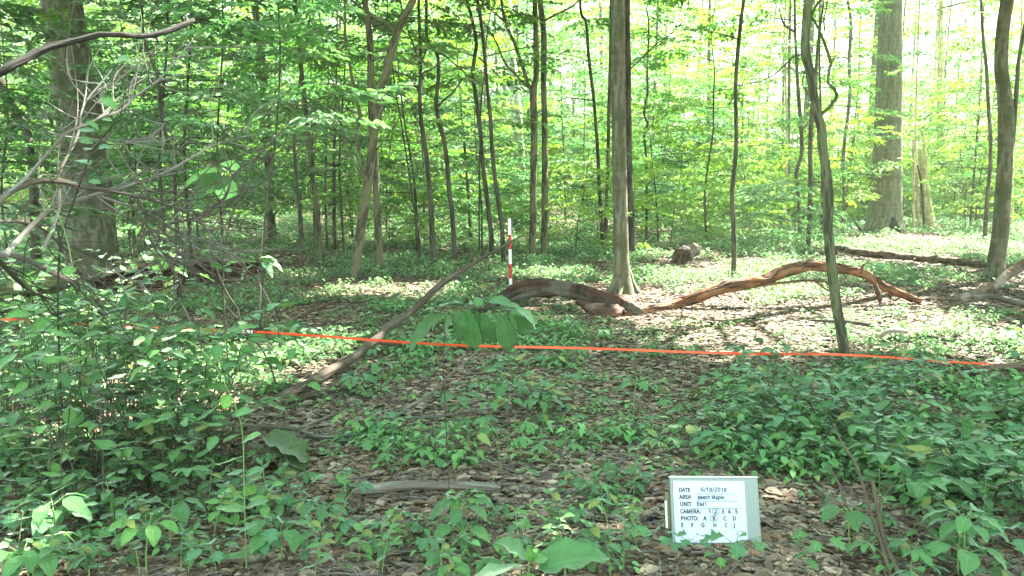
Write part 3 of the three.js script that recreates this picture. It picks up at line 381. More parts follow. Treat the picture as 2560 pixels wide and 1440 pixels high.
// ---------------------------------------------------------------- fallen wood
function px3(list, d0, d1, base) { const n = list.length; return list.map((p, i) => at(p[0], p[1], p[3] ?? lerp(d0, d1, i / (n - 1 || 1))).sub(base)); }
function stick(name, label, category, mat, d0, d1, list, o = {}) {
  const m = list[Math.floor(list.length / 2)], c = at(m[0], m[1], m[3] ?? (d0 + d1) / 2), base = V(c.x, ground(c.x, c.z), c.z), root = o.root ?? thing(name, base, label, category, o.group);
  const b = o.root ? o.root.position : base, P = px3(list, d0, d1, b), w = list.map((p) => p[2]);
  for (let i = 0; i < w.length; i++) if (w[i] === undefined) { let e = i + 1; while (e < w.length && w[e] === undefined) e++; w[i] = e < w.length ? lerp(w[i - 1], w[e], 1 / (e - i + 1)) : w[i - 1]; }
  const rad = w.map((q, i) => Math.max(0.0014, q * (o.fat ?? 1) / 2 * (list[i][3] ?? lerp(d0, d1, i / (w.length - 1))) / F));
  P.forEach((p, i) => { const q = p.clone().add(b), need = ground(q.x, q.z) + rad[i] * 0.75 + (q.z > -8 ? 0.03 : 0.005) + (o.lift ?? 0), k = (need - EYE) / (q.y - EYE); if (q.y < need && k > 0.8) p.copy(q.sub(camera.position).multiplyScalar(k).add(camera.position).sub(b)); });
  mesh(o.part ?? (o.root ? 'branch' : name === 'fallen_log' ? 'log_body' : name === 'fallen_stick' ? 'shaft' : 'limb'), tube(P, rad, { seg: o.seg ?? 8, step: o.step ?? 0.05, lump: o.lump ?? 0.1, seed: treeSeed++, flat: o.flat ?? 1 }), mat, root);
  if (o.twigs) { // short dry side twigs
    const r = rng(treeSeed * 7), curve = new THREE.CatmullRomCurve3(P, false, 'centripetal');
    for (let i = 0; i < o.twigs; i++) {
      const t = 0.25 + 0.75 * r(), p = curve.getPoint(t), T = curve.getTangent(t), side = V(r() - 0.5, r() - 0.4, r() - 0.5).normalize(), L = (0.12 + 0.36 * r()) * (o.twigLen ?? 1), dv = T.clone().multiplyScalar(0.7).addScaledVector(side, 0.8).normalize();
      const k = V(r() - 0.5, r() - 0.5, r() - 0.5).multiplyScalar(L * 0.3), Q = [p, p.clone().addScaledVector(dv, L * 0.5).add(k), p.clone().addScaledVector(dv, L).addScaledVector(T, L * 0.3)];
      mesh('twig', tube(Q, [0.0034, 0.0025, 0.0015], { seg: 5, step: 0.05, seed: i, lump: 0.15 }), mat, root);
      if (r() < 0.5) { const q = Q[1], dd = dv.clone().addScaledVector(side, -1.1).normalize(); mesh('twig', tube([q, q.clone().addScaledVector(dd, L * 0.3), q.clone().addScaledVector(dd, L * 0.5).add(V(0, -0.02, 0))], [0.0018, 0.0014, 0.001], { seg: 4, step: 0.05, seed: i + 50, lump: 0.1 }), mat, root); }
    }
  }
  return root;
}
const logMid = stick('fallen_log', 'thick rotten log arching off the litter before the smooth thick trunk', 'log', M.log, 9.5, 9.0, [[1195, 782, 14], [1225, 768, 20], [1250, 752, 26], [1275, 735, 32], [1303, 722, 38], [1354, 718, 42], [1400, 722, 41], [1440, 730, 40], [1488, 745, 43], [1530, 756, 44], [1562, 766, 40], [1590, 776, 28], [1604, 780, 12]], { seg: 26, step: 0.02, lump: 0.34 });
stick(0, 0, 0, M.darkrot, 9.1, 8.9, [[1440, 752, 10], [1465, 765, 22], [1490, 776, 34], [1520, 780, 40], [1545, 778, 30], [1560, 775, 10]], { root: logMid, part: 'rotten_heartwood', seg: 14, lump: 0.3, step: 0.02 });
stick(0, 0, 0, M.log, 9.2, 9.0, [[1255, 765, 8], [1290, 748, 14], [1330, 737, 16], [1370, 735, 12], [1400, 738, 6]], { root: logMid, part: 'bark_flake', seg: 9, lump: 0.3, step: 0.02 });
const arch = stick('fallen_branch', 'barkless orange-brown branch arching high over the sunlit litter', 'branch', M.archwood, 9.2, 9.8, [[1560, 784, 12], [1630, 773, 20], [1690, 760, 24], [1750, 739, 26], [1811, 718, 26], [1868, 709, 28], [1918, 699, 27], [1945, 684, 28], [1985, 669, 27], [2019, 664, 25], [2063, 668, 25], [2120, 675, 23], [2164, 686, 22], [2197, 708, 21], [2237, 729, 19], [2271, 742, 18], [2300, 753, 13]], { seg: 24, lump: 0.3, step: 0.02 });
stick(0, 0, 0, M.archwood, 9.35, 9.3, [[1905, 712, 9], [1942, 708, 7], [1985, 704, 6], [2036, 702, 6], [2053, 715, 5], [2069, 725, 4], [2100, 731, 3], [2112, 728, 2]], { root: arch, part: 'side_branch', lump: 0.15 });
stick(0, 0, 0, M.darkrot, 9.6, 9.55, [[2188, 712, 12], [2196, 735, 15], [2199, 748, 12], [2200, 762, 4]], { root: arch, part: 'broken_stub', lump: 0.25 });
stick(0, 0, 0, M.archwood, 9.6, 9.6, [[2150, 684, 9], [2156, 667, 7], [2162, 660, 5]], { root: arch, part: 'broken_stub' });
const lean = stick('fallen_branch', 'long dark branch leaning up from the litter across the striped pole', 'branch', M.leanwood, 5.2, 8.4, [[690, 1000, 22], [729, 980, 26], [792, 948, 27], [850, 914, 26], [884, 893, 25], [917, 867, 25], [947, 843, 24], [964, 823, 22], [984, 808, 20], [1020, 786, 16], [1065, 745, 18], [1102, 711, 17], [1152, 677, 14], [1193, 652, 10], [1230, 631, 8], [1267, 611, 7], [1299, 592, 4]], { seg: 12, lump: 0.18, fat: 0.92 });
stick(0, 0, 0, M.leanwood, 6.6, 6.5, [[940, 850, 14], [984, 861, 12], [1018, 862, 9], [1026, 858, 4]], { root: lean, part: 'broken_stub' });
stick(0, 0, 0, M.darkbark, 7.4, 7.4, [[1178, 658, 8], [1180, 640, 12], [1187, 630, 4]], { root: lean, part: 'broken_stub', lump: 0.3 });
stick(0, 0, 0, M.leanwood, 7.5, 7.4, [[1176, 664, 6], [1160, 672, 6], [1150, 668, 5]], { root: lean, part: 'broken_stub' });
stick('fallen_branch', 'shorter dark branch lying on litter below the long leaning branch', 'branch', M.leanwood, 5.3, 5.6, [[650, 1020, 10], [700, 1008, 15], [750, 994, 15], [800, 984, 13], [860, 972, 12], [890, 968, 6]], { seg: 9 });
stick('fallen_stick', 'short greenish-grey stick lying level on litter with one knot', 'stick', M.greystick, 3.75, 3.68, [[878, 1230, 14], [900, 1224, 21], [933, 1221, 21], [1000, 1217, 20], [1058, 1214, 20], [1110, 1215, 19], [1162, 1215, 18], [1215, 1218, 18], [1252, 1221, 13]], { seg: 14, lump: 0.16, step: 0.02, lift: 0.022, fat: 1.15 });
{ const s = scene.children[scene.children.length - 1]; stick(0, 0, 0, M.greystick, 3.7, 3.66, [[1058, 1206, 12], [1060, 1200, 10], [1066, 1193, 5]], { root: s, part: 'knot', lump: 0.3, lift: 0.045 }); }
stick('fallen_branch', 'green-grey curved branch lying at the edge of the dead brush', 'branch', M.greystick, 4.45, 4.5, [[-40, 1075, 16], [25, 1058, 21], [83, 1044, 21], [146, 1029, 18], [190, 1024, 16], [233, 1021, 13], [262, 1024, 6]], { seg: 10, twigs: 4 });
stick('fallen_log', 'dark rotten log low on the litter under the dead brush', 'log', M.darkrot, 4.0, 4.1, [[-60, 1145, 40], [42, 1143, 40], [110, 1140, 34], [167, 1144, 30], [230, 1138, 28], [292, 1130, 20]], { seg: 14, lump: 0.2 });
stick('fallen_log', 'long dark log lying on leaf litter before the hollow beech', 'log', tint(M.rot, 0.8, 0.8, 0.78), 17.5, 15.5, [[2090, 622, 12], [2100, 622, 17], [2145, 629, 19], [2204, 636, 20], [2271, 643, 19], [2355, 650, 20], [2420, 656, 18], [2478, 664, 14]], { seg: 12, lump: 0.15 });
stick('fallen_branch', 'thick grey fallen branch rising past the dark fork-stemmed trunk', 'branch', M.rot, 10.4, 11.0, [[2378, 752, 10], [2400, 746, 18], [2439, 734, 21], [2489, 712, 22], [2523, 684, 24], [2560, 661, 24], [2620, 630, 24]], { seg: 10 });
stick('fallen_branch', 'low grey branch branching from the litter beside the thick grey one', 'branch', M.greystick, 10.5, 10.6, [[2430, 742, 10], [2480, 742, 14], [2530, 752, 15], [2580, 764, 16], [2640, 775, 14]], { seg: 9 });
stick('fallen_branch', 'slim dark branch on the litter behind the crooked trunk foot', 'branch', M.darkbark, 7.6, 7.3, [[2020, 800, 4], [2080, 803, 8], [2130, 806, 10], [2190, 815, 11], [2260, 830, 11], [2330, 845, 10], [2420, 852, 9], [2560, 868, 8]], { seg: 8, twigs: 5 });
stick('fallen_branch', 'grey bent branch piece on the litter past the crooked trunk', 'branch', M.twig, 7.1, 7.0, [[2200, 842, 8], [2215, 830, 14], [2240, 826, 14], [2270, 830, 10]], { seg: 8 });
stick('fallen_stick', 'thin twig arching over litter beside the orange tape near the crooked trunk', 'stick', M.greystick, 5.1, 5.6, [[2165, 945, 5], [2190, 925, 5], [2230, 908, 6], [2290, 900, 6], [2380, 900, 5]], { seg: 6 });
stick('fallen_stick', 'small dark stick half buried in litter below the orange tape', 'stick', M.darkrot, 5.35, 5.4, [[1560, 968, 6], [1590, 966, 10], [1620, 972, 11], [1645, 972, 6]], { seg: 8 });
stick('fallen_branch', 'dark rough branch lying at the bright edge beyond the tape end', 'branch', M.darkrot, 5.9, 5.8, [[2430, 935, 12], [2465, 925, 18], [2510, 918, 18], [2580, 920, 18]], { seg: 10, lump: 0.2 });
stick('fallen_branch', 'mossy green branch across the ground plants behind the orange tape', 'branch', M.moss, 7.2, 7.5, [[560, 872, 12], [620, 868, 17], [700, 880, 18], [800, 885, 15], [860, 880, 10]], { seg: 9, lump: 0.2 });
stick('fallen_branch', 'dark dead branch sloping through the ground plants behind tape', 'branch', M.darkrot, 7.4, 7.8, [[640, 838, 6], [690, 815, 9], [750, 790, 10], [810, 765, 9], [850, 750, 5]], { seg: 8 });
stick('fallen_log', 'mossy low log between the broad grey trunk and the ground plants', 'log', tint(M.bark, 0.45, 0.55, 0.3), 7.0, 8.0, [[-60, 735, 46], [40, 722, 44], [120, 712, 42], [200, 705, 36], [250, 700, 20]], { seg: 14, lump: 0.15 });
{ // hollow rotten log: a bark shell that is open on its near side
  const c = at(440, 700, 7.6), base = V(c.x, ground(c.x, c.z), c.z), root = thing('hollow_log', base, 'rotten hollow log with a dark reddish open side behind the leafy bush', 'log');
  const P = px3([[225, 715], [300, 702], [400, 690], [500, 680], [600, 672], [660, 664]], 7.4, 7.9, base), R = [0.10, 0.13, 0.135, 0.13, 0.11, 0.06];
  const curve = new THREE.CatmullRomCurve3(P), shell = (k, a0, a1, seed, th) => {
    const pos = [], uv = [], idx = [], n = 60, m = 14;
    for (let side = 0; side < 2; side++) for (let i = 0; i <= n; i++) for (let j = 0; j <= m; j++) {
      const t = i / n, q = t * 5, r0 = lerp(R[Math.min(4, q | 0)], R[Math.min(5, (q | 0) + 1)], q % 1) * k - side * th, ed = (vnoise(t * 40 + seed, 3) - 0.5) * 0.5, a = lerp(a0 + ed, a1 + ed * 0.8, j / m), p = curve.getPoint(t), T = curve.getTangent(t), B = V().crossVectors(UPV, T).normalize(), r1 = r0 * (1 + 0.16 * (vnoise(t * 30, j * 0.6 + seed) - 0.5));
      p.addScaledVector(UPV, Math.sin(a) * r1).addScaledVector(B, Math.cos(a) * r1); pos.push(p.x, p.y, p.z); uv.push(j / m * 0.5, t * 1.6);
    }
    const w = m + 1, o = (n + 1) * w;
    for (let i = 0; i < n; i++) for (let j = 0; j < m; j++) { const a = i * w + j, b = a + w; idx.push(a, b, a + 1, a + 1, b, b + 1, o + a, o + a + 1, o + b, o + a + 1, o + b + 1, o + b); }
    for (let i = 0; i < n; i++) for (const j of [0, m]) { const a = i * w + j, b = a + w; j ? idx.push(a, b, o + a, b, o + b, o + a) : idx.push(a, o + a, b, b, o + a, o + b); }
    const g = new THREE.BufferGeometry(); g.setAttribute('position', new THREE.Float32BufferAttribute(pos, 3)); g.setAttribute('uv', new THREE.Float32BufferAttribute(uv, 2)); g.setIndex(idx); g.computeVertexNormals(); return g;
  };
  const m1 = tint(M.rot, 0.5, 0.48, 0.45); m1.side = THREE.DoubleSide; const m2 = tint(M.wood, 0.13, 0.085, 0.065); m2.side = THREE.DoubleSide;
  mesh('bark_shell', shell(1, -2.0, 2.25, 3, 0.02), m1, root);                       // opens towards the viewer
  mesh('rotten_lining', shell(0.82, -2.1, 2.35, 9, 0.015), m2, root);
}
{ // end of a log that points at the viewer
  const c = at(1699, 636, 15.4), base = V(c.x, ground(c.x, c.z), c.z), root = thing('log_end', base, 'brown round sawn log end facing the viewer on the sunny litter', 'log'), y = 0.15;
  const dir = V(0.42, 0.02, -1).normalize(), P = [0, 0.25, 0.7, 1.6].map((t) => V(0, y, 0).addScaledVector(dir, t));
  mesh('log_body', tube(P, [0.145, 0.15, 0.15, 0.13], { seg: 20, lump: 0.12, seed: 5, step: 0.1 }), tint(M.rot, 0.28, 0.22, 0.18), root);
  const f = new THREE.CircleGeometry(0.135, 22), fp = f.attributes.position; for (let i = 0; i < fp.count; i++) { const k = 0.9 + 0.2 * hash(i, 3); fp.setXYZ(i, fp.getX(i) * k, fp.getY(i) * k, (hash(i, 9) - 0.5) * 0.03); } f.computeVertexNormals();
  const o = mesh('rotten_face', f, tint(M.wood, 0.36, 0.25, 0.2), root); o.position.set(0, y, 0).addScaledVector(dir, -0.02); o.quaternion.setFromUnitVectors(V(0, 0, 1), dir.clone().negate());
  mesh('broken_edge', tube([V(0.15, 0.28, -0.03), V(0.2, 0.18, -0.02), V(0.2, 0.06, 0)], [0.05, 0.06, 0.04], { seg: 8, lump: 0.35, step: 0.03, seed: 8 }), M.darkrot, root);
}
{ // hollow at the foot of the big beech, splinters of the snag
  const find = (t) => scene.children.find((o) => o.userData.label?.startsWith(t));
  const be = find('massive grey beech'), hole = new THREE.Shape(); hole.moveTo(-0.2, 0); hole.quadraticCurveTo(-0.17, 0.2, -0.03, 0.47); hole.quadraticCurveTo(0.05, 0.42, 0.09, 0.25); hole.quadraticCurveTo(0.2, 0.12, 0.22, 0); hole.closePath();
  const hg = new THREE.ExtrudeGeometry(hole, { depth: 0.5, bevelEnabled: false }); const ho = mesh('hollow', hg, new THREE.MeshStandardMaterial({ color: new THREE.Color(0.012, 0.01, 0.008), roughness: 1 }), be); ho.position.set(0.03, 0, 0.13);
  const sn = find('tan broken snag'), b = sn.position, sp = (list, d, name, m) => mesh(name, tube(list.map((p) => at(p[0], p[1], d).sub(b)), list.map((p) => p[2] * d / F / 2), { seg: 7, lump: 0.2, step: 0.1, seed: treeSeed++ }), m, sn);
  sp([[2283, 343, 5], [2287, 400, 13], [2290, 480, 15], [2294, 530, 12], [2300, 575, 6]], 26.95, 'splinter', M.tan);
  sp([[2306, 330, 5], [2309, 352, 9], [2310, 380, 16]], 27, 'splinter', M.tan);
  sp([[2293, 412, 3], [2300, 440, 4], [2306, 500, 5], [2311, 560, 4]], 26.72, 'crack', new THREE.MeshStandardMaterial({ color: new THREE.Color(0.01, 0.009, 0.007), roughness: 1 }));
  const lt = at(2150, 560, 24), lb = V(lt.x, ground(lt.x, lt.z), lt.z), ls = thing('leaning_stub', lb, 'short dead stub leaning beside the hollow beech', 'dead branch'); mesh('stub', tube(px3([[2131, 546, 5], [2145, 565, 7], [2162, 592, 8]], 24, 24, lb), [0.02, 0.04, 0.05], { seg: 7, step: 0.08, lump: 0.15 }), M.olive, ls);
}

// ---------------------------------------------------------------- the dead brush
stick('broken_bough', 'dark blunt-ended broken bough reaching over the brush from the side', 'branch', tint(M.bark, 0.3, 0.28, 0.27), 2.1, 2.55, [[-260, 300, 30], [-120, 235, 27], [0, 181, 25], [34, 161, 25], [70, 144, 24], [107, 122, 23], [151, 110, 22], [208, 97, 20], [262, 84, 18], [319, 88, 17], [353, 90, 17], [396, 84, 16], [427, 75, 17], [460, 61, 17], [484, 50, 15]], { seg: 10, lump: 0.16, fat: 0.8 });
stick('dead_branch', 'sinuous pale grey dead branch rising steeply through the brush', 'branch', M.paletwig, 3.0, 3.4, [[110, 620, 9], [150, 520, 8], [145, 445, 8], [165, 395, 7], [182, 366, 7], [199, 319, 7], [205, 279, 7], [218, 249, 6], [250, 211, 6], [279, 176, 4]], { group: undefined, fat: 0.95, twigs: 11 });
stick('dead_branch', 'grey forked dead branch crossing the broad grey trunk upward', 'branch', M.paletwig, 2.9, 3.6, [[20, 480, 9], [54, 455, 9], [118, 386, 8], [161, 336, 8], [188, 322, 8], [232, 305, 7], [256, 289, 7], [285, 284, 7], [312, 269, 7], [336, 242, 7], [396, 202, 6], [440, 150, 5], [464, 121, 4], [484, 97, 3]], { fat: 0.95, twigs: 15 });
stick(0, 0, 0, M.paletwig, 3.5, 3.7, [[396, 202, 4], [430, 192, 4], [470, 183, 3], [544, 174, 2]], { root: scene.children[scene.children.length - 1] });
stick(0, 0, 0, M.paletwig, 3.5, 3.7, [[400, 212, 4], [440, 228, 3], [470, 232, 3], [537, 255, 2]], { root: scene.children[scene.children.length - 1] });
stick('dead_branch', 'low looping grey dead twig crossing before the broad trunk', 'branch', M.paletwig, 3.2, 3.5, [[120, 330, 4], [168, 342, 5], [262, 351, 5], [322, 353, 5], [386, 333, 4], [413, 309, 3]], { fat: 0.95, twigs: 11 });
stick('dead_branch', 'long pale dead branch sloping from low brush up past the saplings', 'branch', M.paletwig, 2.9, 3.9, [[10, 640, 16], [30, 618, 15], [60, 585, 14], [101, 544, 13], [134, 521, 12], [168, 507, 11], [228, 491, 11], [279, 477, 10], [336, 460, 10], [403, 437, 9], [464, 403, 7], [527, 366, 5], [590, 348, 4], [632, 339, 3]], { fat: 0.95, twigs: 24 });
stick('dead_branch', 'dark arching dead branch drooping from the brush to the hollow log', 'branch', M.brownstick, 2.8, 3.6, [[-40, 540, 17], [0, 501, 17], [27, 480, 16], [67, 460, 16], [111, 451, 16], [161, 455, 15], [208, 467, 13], [269, 477, 11], [319, 486, 9], [370, 497, 8], [420, 514, 7], [470, 534, 6], [494, 551, 5], [524, 578, 4], [554, 605, 3]], { fat: 0.95, twigs: 24 });
stick('dead_branch', 'straight grey dead twig reaching towards the tip of the hollow log', 'branch', M.paletwig, 3.3, 3.8, [[250, 490, 6], [289, 504, 7], [336, 518, 6], [380, 538, 6], [420, 565, 5], [470, 592, 5], [550, 612, 5], [590, 624, 4], [628, 639, 3]], { fat: 0.95, twigs: 23 });
stick('dead_branch', 'brown dead branch bending down low in the brush', 'branch', M.brownstick, 3.0, 3.3, [[-30, 555, 9], [0, 554, 9], [34, 553, 8], [77, 561, 8], [111, 575, 7], [141, 602, 6], [188, 649, 5], [215, 690, 3]], { fat: 0.95, twigs: 16 });
stick('dead_branch', 'hooked dead twig curving up beyond the brush before the alone trunk', 'branch', M.brownstick, 3.5, 4.0, [[350, 590, 9], [370, 585, 9], [430, 558, 8], [464, 551, 8], [504, 541, 8], [531, 521, 8], [568, 487, 7], [574, 457, 6], [591, 430, 6], [612, 412, 5], [650, 395, 4], [676, 390, 3]], { fat: 0.95, twigs: 15 });
stick('dead_branch', 'fine dead twig hanging steeply down over the hollow log', 'branch', M.brownstick, 3.3, 3.5, [[325, 500, 4], [333, 521, 5], [363, 555, 5], [386, 595, 4], [403, 628, 4], [430, 665, 4], [440, 702, 3]], { fat: 0.95, twigs: 16, twigLen: 0.7 });
stick('dead_branch', 'fine dead twig forking down beside the hooked one', 'branch', M.brownstick, 3.6, 3.5, [[390, 545, 4], [410, 578, 4], [437, 608, 4], [447, 625, 3], [470, 660, 2]], { fat: 0.95, twigs: 11, twigLen: 0.7 });
stick('dead_branch', 'thick grey dead limb lying low at the base of the brush', 'branch', M.greystick, 3.2, 3.6, [[-40, 640, 18], [13, 632, 18], [67, 649, 17], [118, 675, 17], [168, 699, 14], [190, 720, 8]], { fat: 0.95, twigs: 13 });
stick('dead_branch', 'mossy dead limb sloping down beneath the brush tangle', 'branch', M.moss, 3.1, 3.4, [[-30, 630, 13], [0, 655, 13], [40, 696, 14], [67, 719, 12], [114, 746, 8]], { fat: 0.95, twigs: 9 });
stick('dead_branch', 'pale short dead stick among oval leaves before the hollow log', 'branch', M.paletwig, 3.4, 3.4, [[235, 668, 4], [285, 678, 5], [319, 699, 4], [363, 706, 3]], { fat: 0.95, twigs: 9, twigLen: 0.6 });
stick('dead_branch', 'pale straight dead stick standing in the oval leaves by tape', 'branch', M.paletwig, 3.8, 3.9, [[445, 745, 5], [464, 779, 6], [483, 820, 6], [500, 850, 4]], { fat: 0.95, twigs: 3, twigLen: 0.5 });
stick('dead_branch', 'pale dead stick sloping through the leafy bush under the tape', 'branch', M.paletwig, 3.6, 3.4, [[128, 840, 8], [152, 890, 8], [185, 925, 9], [225, 965, 9], [262, 1000, 8], [300, 1060, 5]], { fat: 0.95, twigs: 10 });
stick('dead_sapling', 'upright dark dead stem with bent forks behind the tape', 'dead sapling', M.darkbark, 4.6, 4.9, [[690, 960, 5], [672, 905, 5], [645, 860, 5], [625, 843, 5], [602, 805, 5], [595, 773, 4], [571, 739, 4], [551, 696, 4], [531, 645, 3]], { fat: 0.95, twigs: 8 });
stick('dead_sapling', 'thin dark dead stem with fine forks above the tape', 'dead sapling', M.darkbark, 5.0, 5.1, [[700, 870, 4], [692, 805, 4], [682, 776, 4], [655, 719, 4], [622, 679, 3], [588, 652, 2]], { fat: 0.95, twigs: 12, twigLen: 0.8 });
stick('dead_branch', 'long thin grey dead branch lying over the litter with raised twigs', 'branch', M.paletwig, 4.4, 4.7, [[540, 1052, 5], [580, 1058, 6], [625, 1063, 6], [700, 1068, 6], [742, 1073, 6], [790, 1090, 6], [850, 1092, 6], [912, 1074, 6], [996, 1049, 6], [1100, 1040, 5], [1204, 1024, 4], [1266, 1012, 3]], { fat: 1.5, twigs: 21, twigLen: 0.9 });
stick(0, 0, 0, M.paletwig, 4.5, 4.6, [[975, 1054, 4], [991, 1040, 5], [1025, 1015, 5], [1058, 998, 5], [1100, 962, 4], [1141, 923, 4], [1180, 890, 3], [1210, 868, 2]], { fat: 1.5, root: scene.children[scene.children.length - 1] });
stick(0, 0, 0, M.paletwig, 4.5, 4.4, [[742, 1072, 4], [800, 1050, 4], [850, 1030, 4], [870, 1010, 3], [910, 1000, 2]], { fat: 1.5, root: scene.children[scene.children.length - 1] });
{ // dry stems at the near side of the shrub by the board
  const f = V(at(2240, 1470, 2.75).x, 0, -2.75), root = thing('dry_shrub', V(f.x, ground(f.x, f.z), f.z), 'cluster of dry bare tan stems fanning up beside the record board', 'dead shrub');
  const T2 = tint(M.twig, 0.8, 0.68, 0.55);
  for (const list of [[[2232, 1475, 9], [2225, 1432, 8], [2200, 1348, 8], [2179, 1290, 8], [2158, 1215, 7], [2133, 1148, 6], [2104, 1107, 5], [2083, 1057, 3]], [[2222, 1475, 7], [2213, 1432, 7], [2183, 1378, 7], [2154, 1319, 7], [2117, 1265, 7], [2100, 1215, 6], [2071, 1165, 4]], [[2260, 1480, 13], [2246, 1432, 13], [2208, 1340, 12], [2192, 1257, 11], [2181, 1203, 9]], [[2176, 1280, 5], [2137, 1269, 5], [2075, 1244, 4], [2025, 1207, 2]], [[2192, 1260, 4], [2215, 1235, 3], [2240, 1200, 2]]]) stick(0, 0, 0, T2, 2.72, 2.95, list, { root, part: 'stem', seg: 7 });
}

// ---------------------------------------------------------------- survey things: striped pole, tape, record board
const paint = (r, g, b, ro = 0.45) => new THREE.MeshStandardMaterial({ color: new THREE.Color(r, g, b), roughness: ro });
{
  const top = at(1274, 545, 11.6), base = V(top.x + 0.015, ground(top.x, top.z), top.z), root = thing('ranging_pole', base, 'red and white banded survey pole upright behind the arched log', 'survey pole');
  const s = F / 11.6, white = paint(0.78, 0.8, 0.78), red = paint(0.42, 0.016, 0.022), r0 = 0.023, y = (py) => at(1275, py, 11.6).y - base.y, edges = [545, 587, 623, 660, 696];
  root.rotation.z = 0.018;
  edges.forEach((py, i) => { const y1 = y(py) - (i ? 0 : r0), y0 = i < 4 ? y(edges[i + 1]) : -0.15, o = mesh(i % 2 ? 'red_band' : 'white_band', new THREE.CylinderGeometry(r0, r0, y1 - y0, 18), i % 2 ? red : white, root); o.position.y = (y0 + y1) / 2; });
  const cap = mesh('rounded_tip', new THREE.SphereGeometry(r0, 18, 10, 0, Math.PI * 2, 0, Math.PI / 2), white, root); cap.position.y = y(545) - r0;
}
{
  const list = [[-420, 772], [0, 801], [90, 806], [240, 815], [460, 826], [700, 838], [950, 849], [1160, 858], [1290, 863], [1560, 873], [1900, 886], [2110, 893], [2300, 902], [2560, 911], [2900, 922]], pts = list.map(([x, y]) => at(x, y, lerp(4.95, 6.0, clamp((x + 400) / 3000)))), c = at(1280, 863, 5.5), root = thing('tape_measure', V(c.x, ground(c.x, c.z), c.z), 'bright orange tape stretched taut low across the forest floor', 'tape');
  const curve = new THREE.CatmullRomCurve3(pts.map((p) => p.sub(root.position)), false, 'centripetal');
  const strip = (t0, t1, w0, n, th) => {
    const pos = [], idx = [];
    for (let i = 0; i <= n; i++) { const t = lerp(t0, t1, i / n), p = curve.getPoint(t), T = curve.getTangent(t), x = p.x, tw = 0.28 * Math.sin(x * 2.1) + 0.2 * Math.sin(x * 5.3 + 1) + sstep(1.2, 3.2, x) * (0.75 + 0.25 * Math.sin(x * 5)), B = V().crossVectors(UPV, T).normalize(), U = UPV.clone().multiplyScalar(Math.cos(tw)).addScaledVector(B, Math.sin(tw)), N = V().crossVectors(T, U).normalize(); p.y += 0.006 * Math.sin(x * 3.1) - 0.012 * Math.cos(x * 1.3); for (const [a, b] of [[1, 1], [1, -1], [-1, -1], [-1, 1]]) { const q = p.clone().addScaledVector(U, a * w0 / 2).addScaledVector(N, b * th); pos.push(q.x, q.y, q.z); } }
    for (let i = 0; i < n; i++) for (let j = 0; j < 4; j++) { const a = i * 4 + j, b = i * 4 + (j + 1) % 4; idx.push(a, b, a + 4, b, b + 4, a + 4); }
    idx.push(0, 2, 1, 0, 3, 2, n * 4, n * 4 + 1, n * 4 + 2, n * 4, n * 4 + 2, n * 4 + 3);
    let g = new THREE.BufferGeometry(); g.setAttribute('position', new THREE.Float32BufferAttribute(pos, 3)); g.setIndex(idx); g = g.toNonIndexed(); g.computeVertexNormals(); return g;
  };
  const om = paint(0.80, 0.085, 0.02, 0.5); om.side = THREE.DoubleSide; mesh('ribbon', strip(0, 1, 0.0165, 320, 0.0008), om, root);
  const wm = paint(0.8, 0.8, 0.78); let t = 0; while (t < 1 && toPx(curve.getPoint(t).add(root.position))[0] < 606) t += 0.0005; mesh('white_mark', strip(t, t + 0.0075, 0.017, 4, 0.0014), wm, root);
}
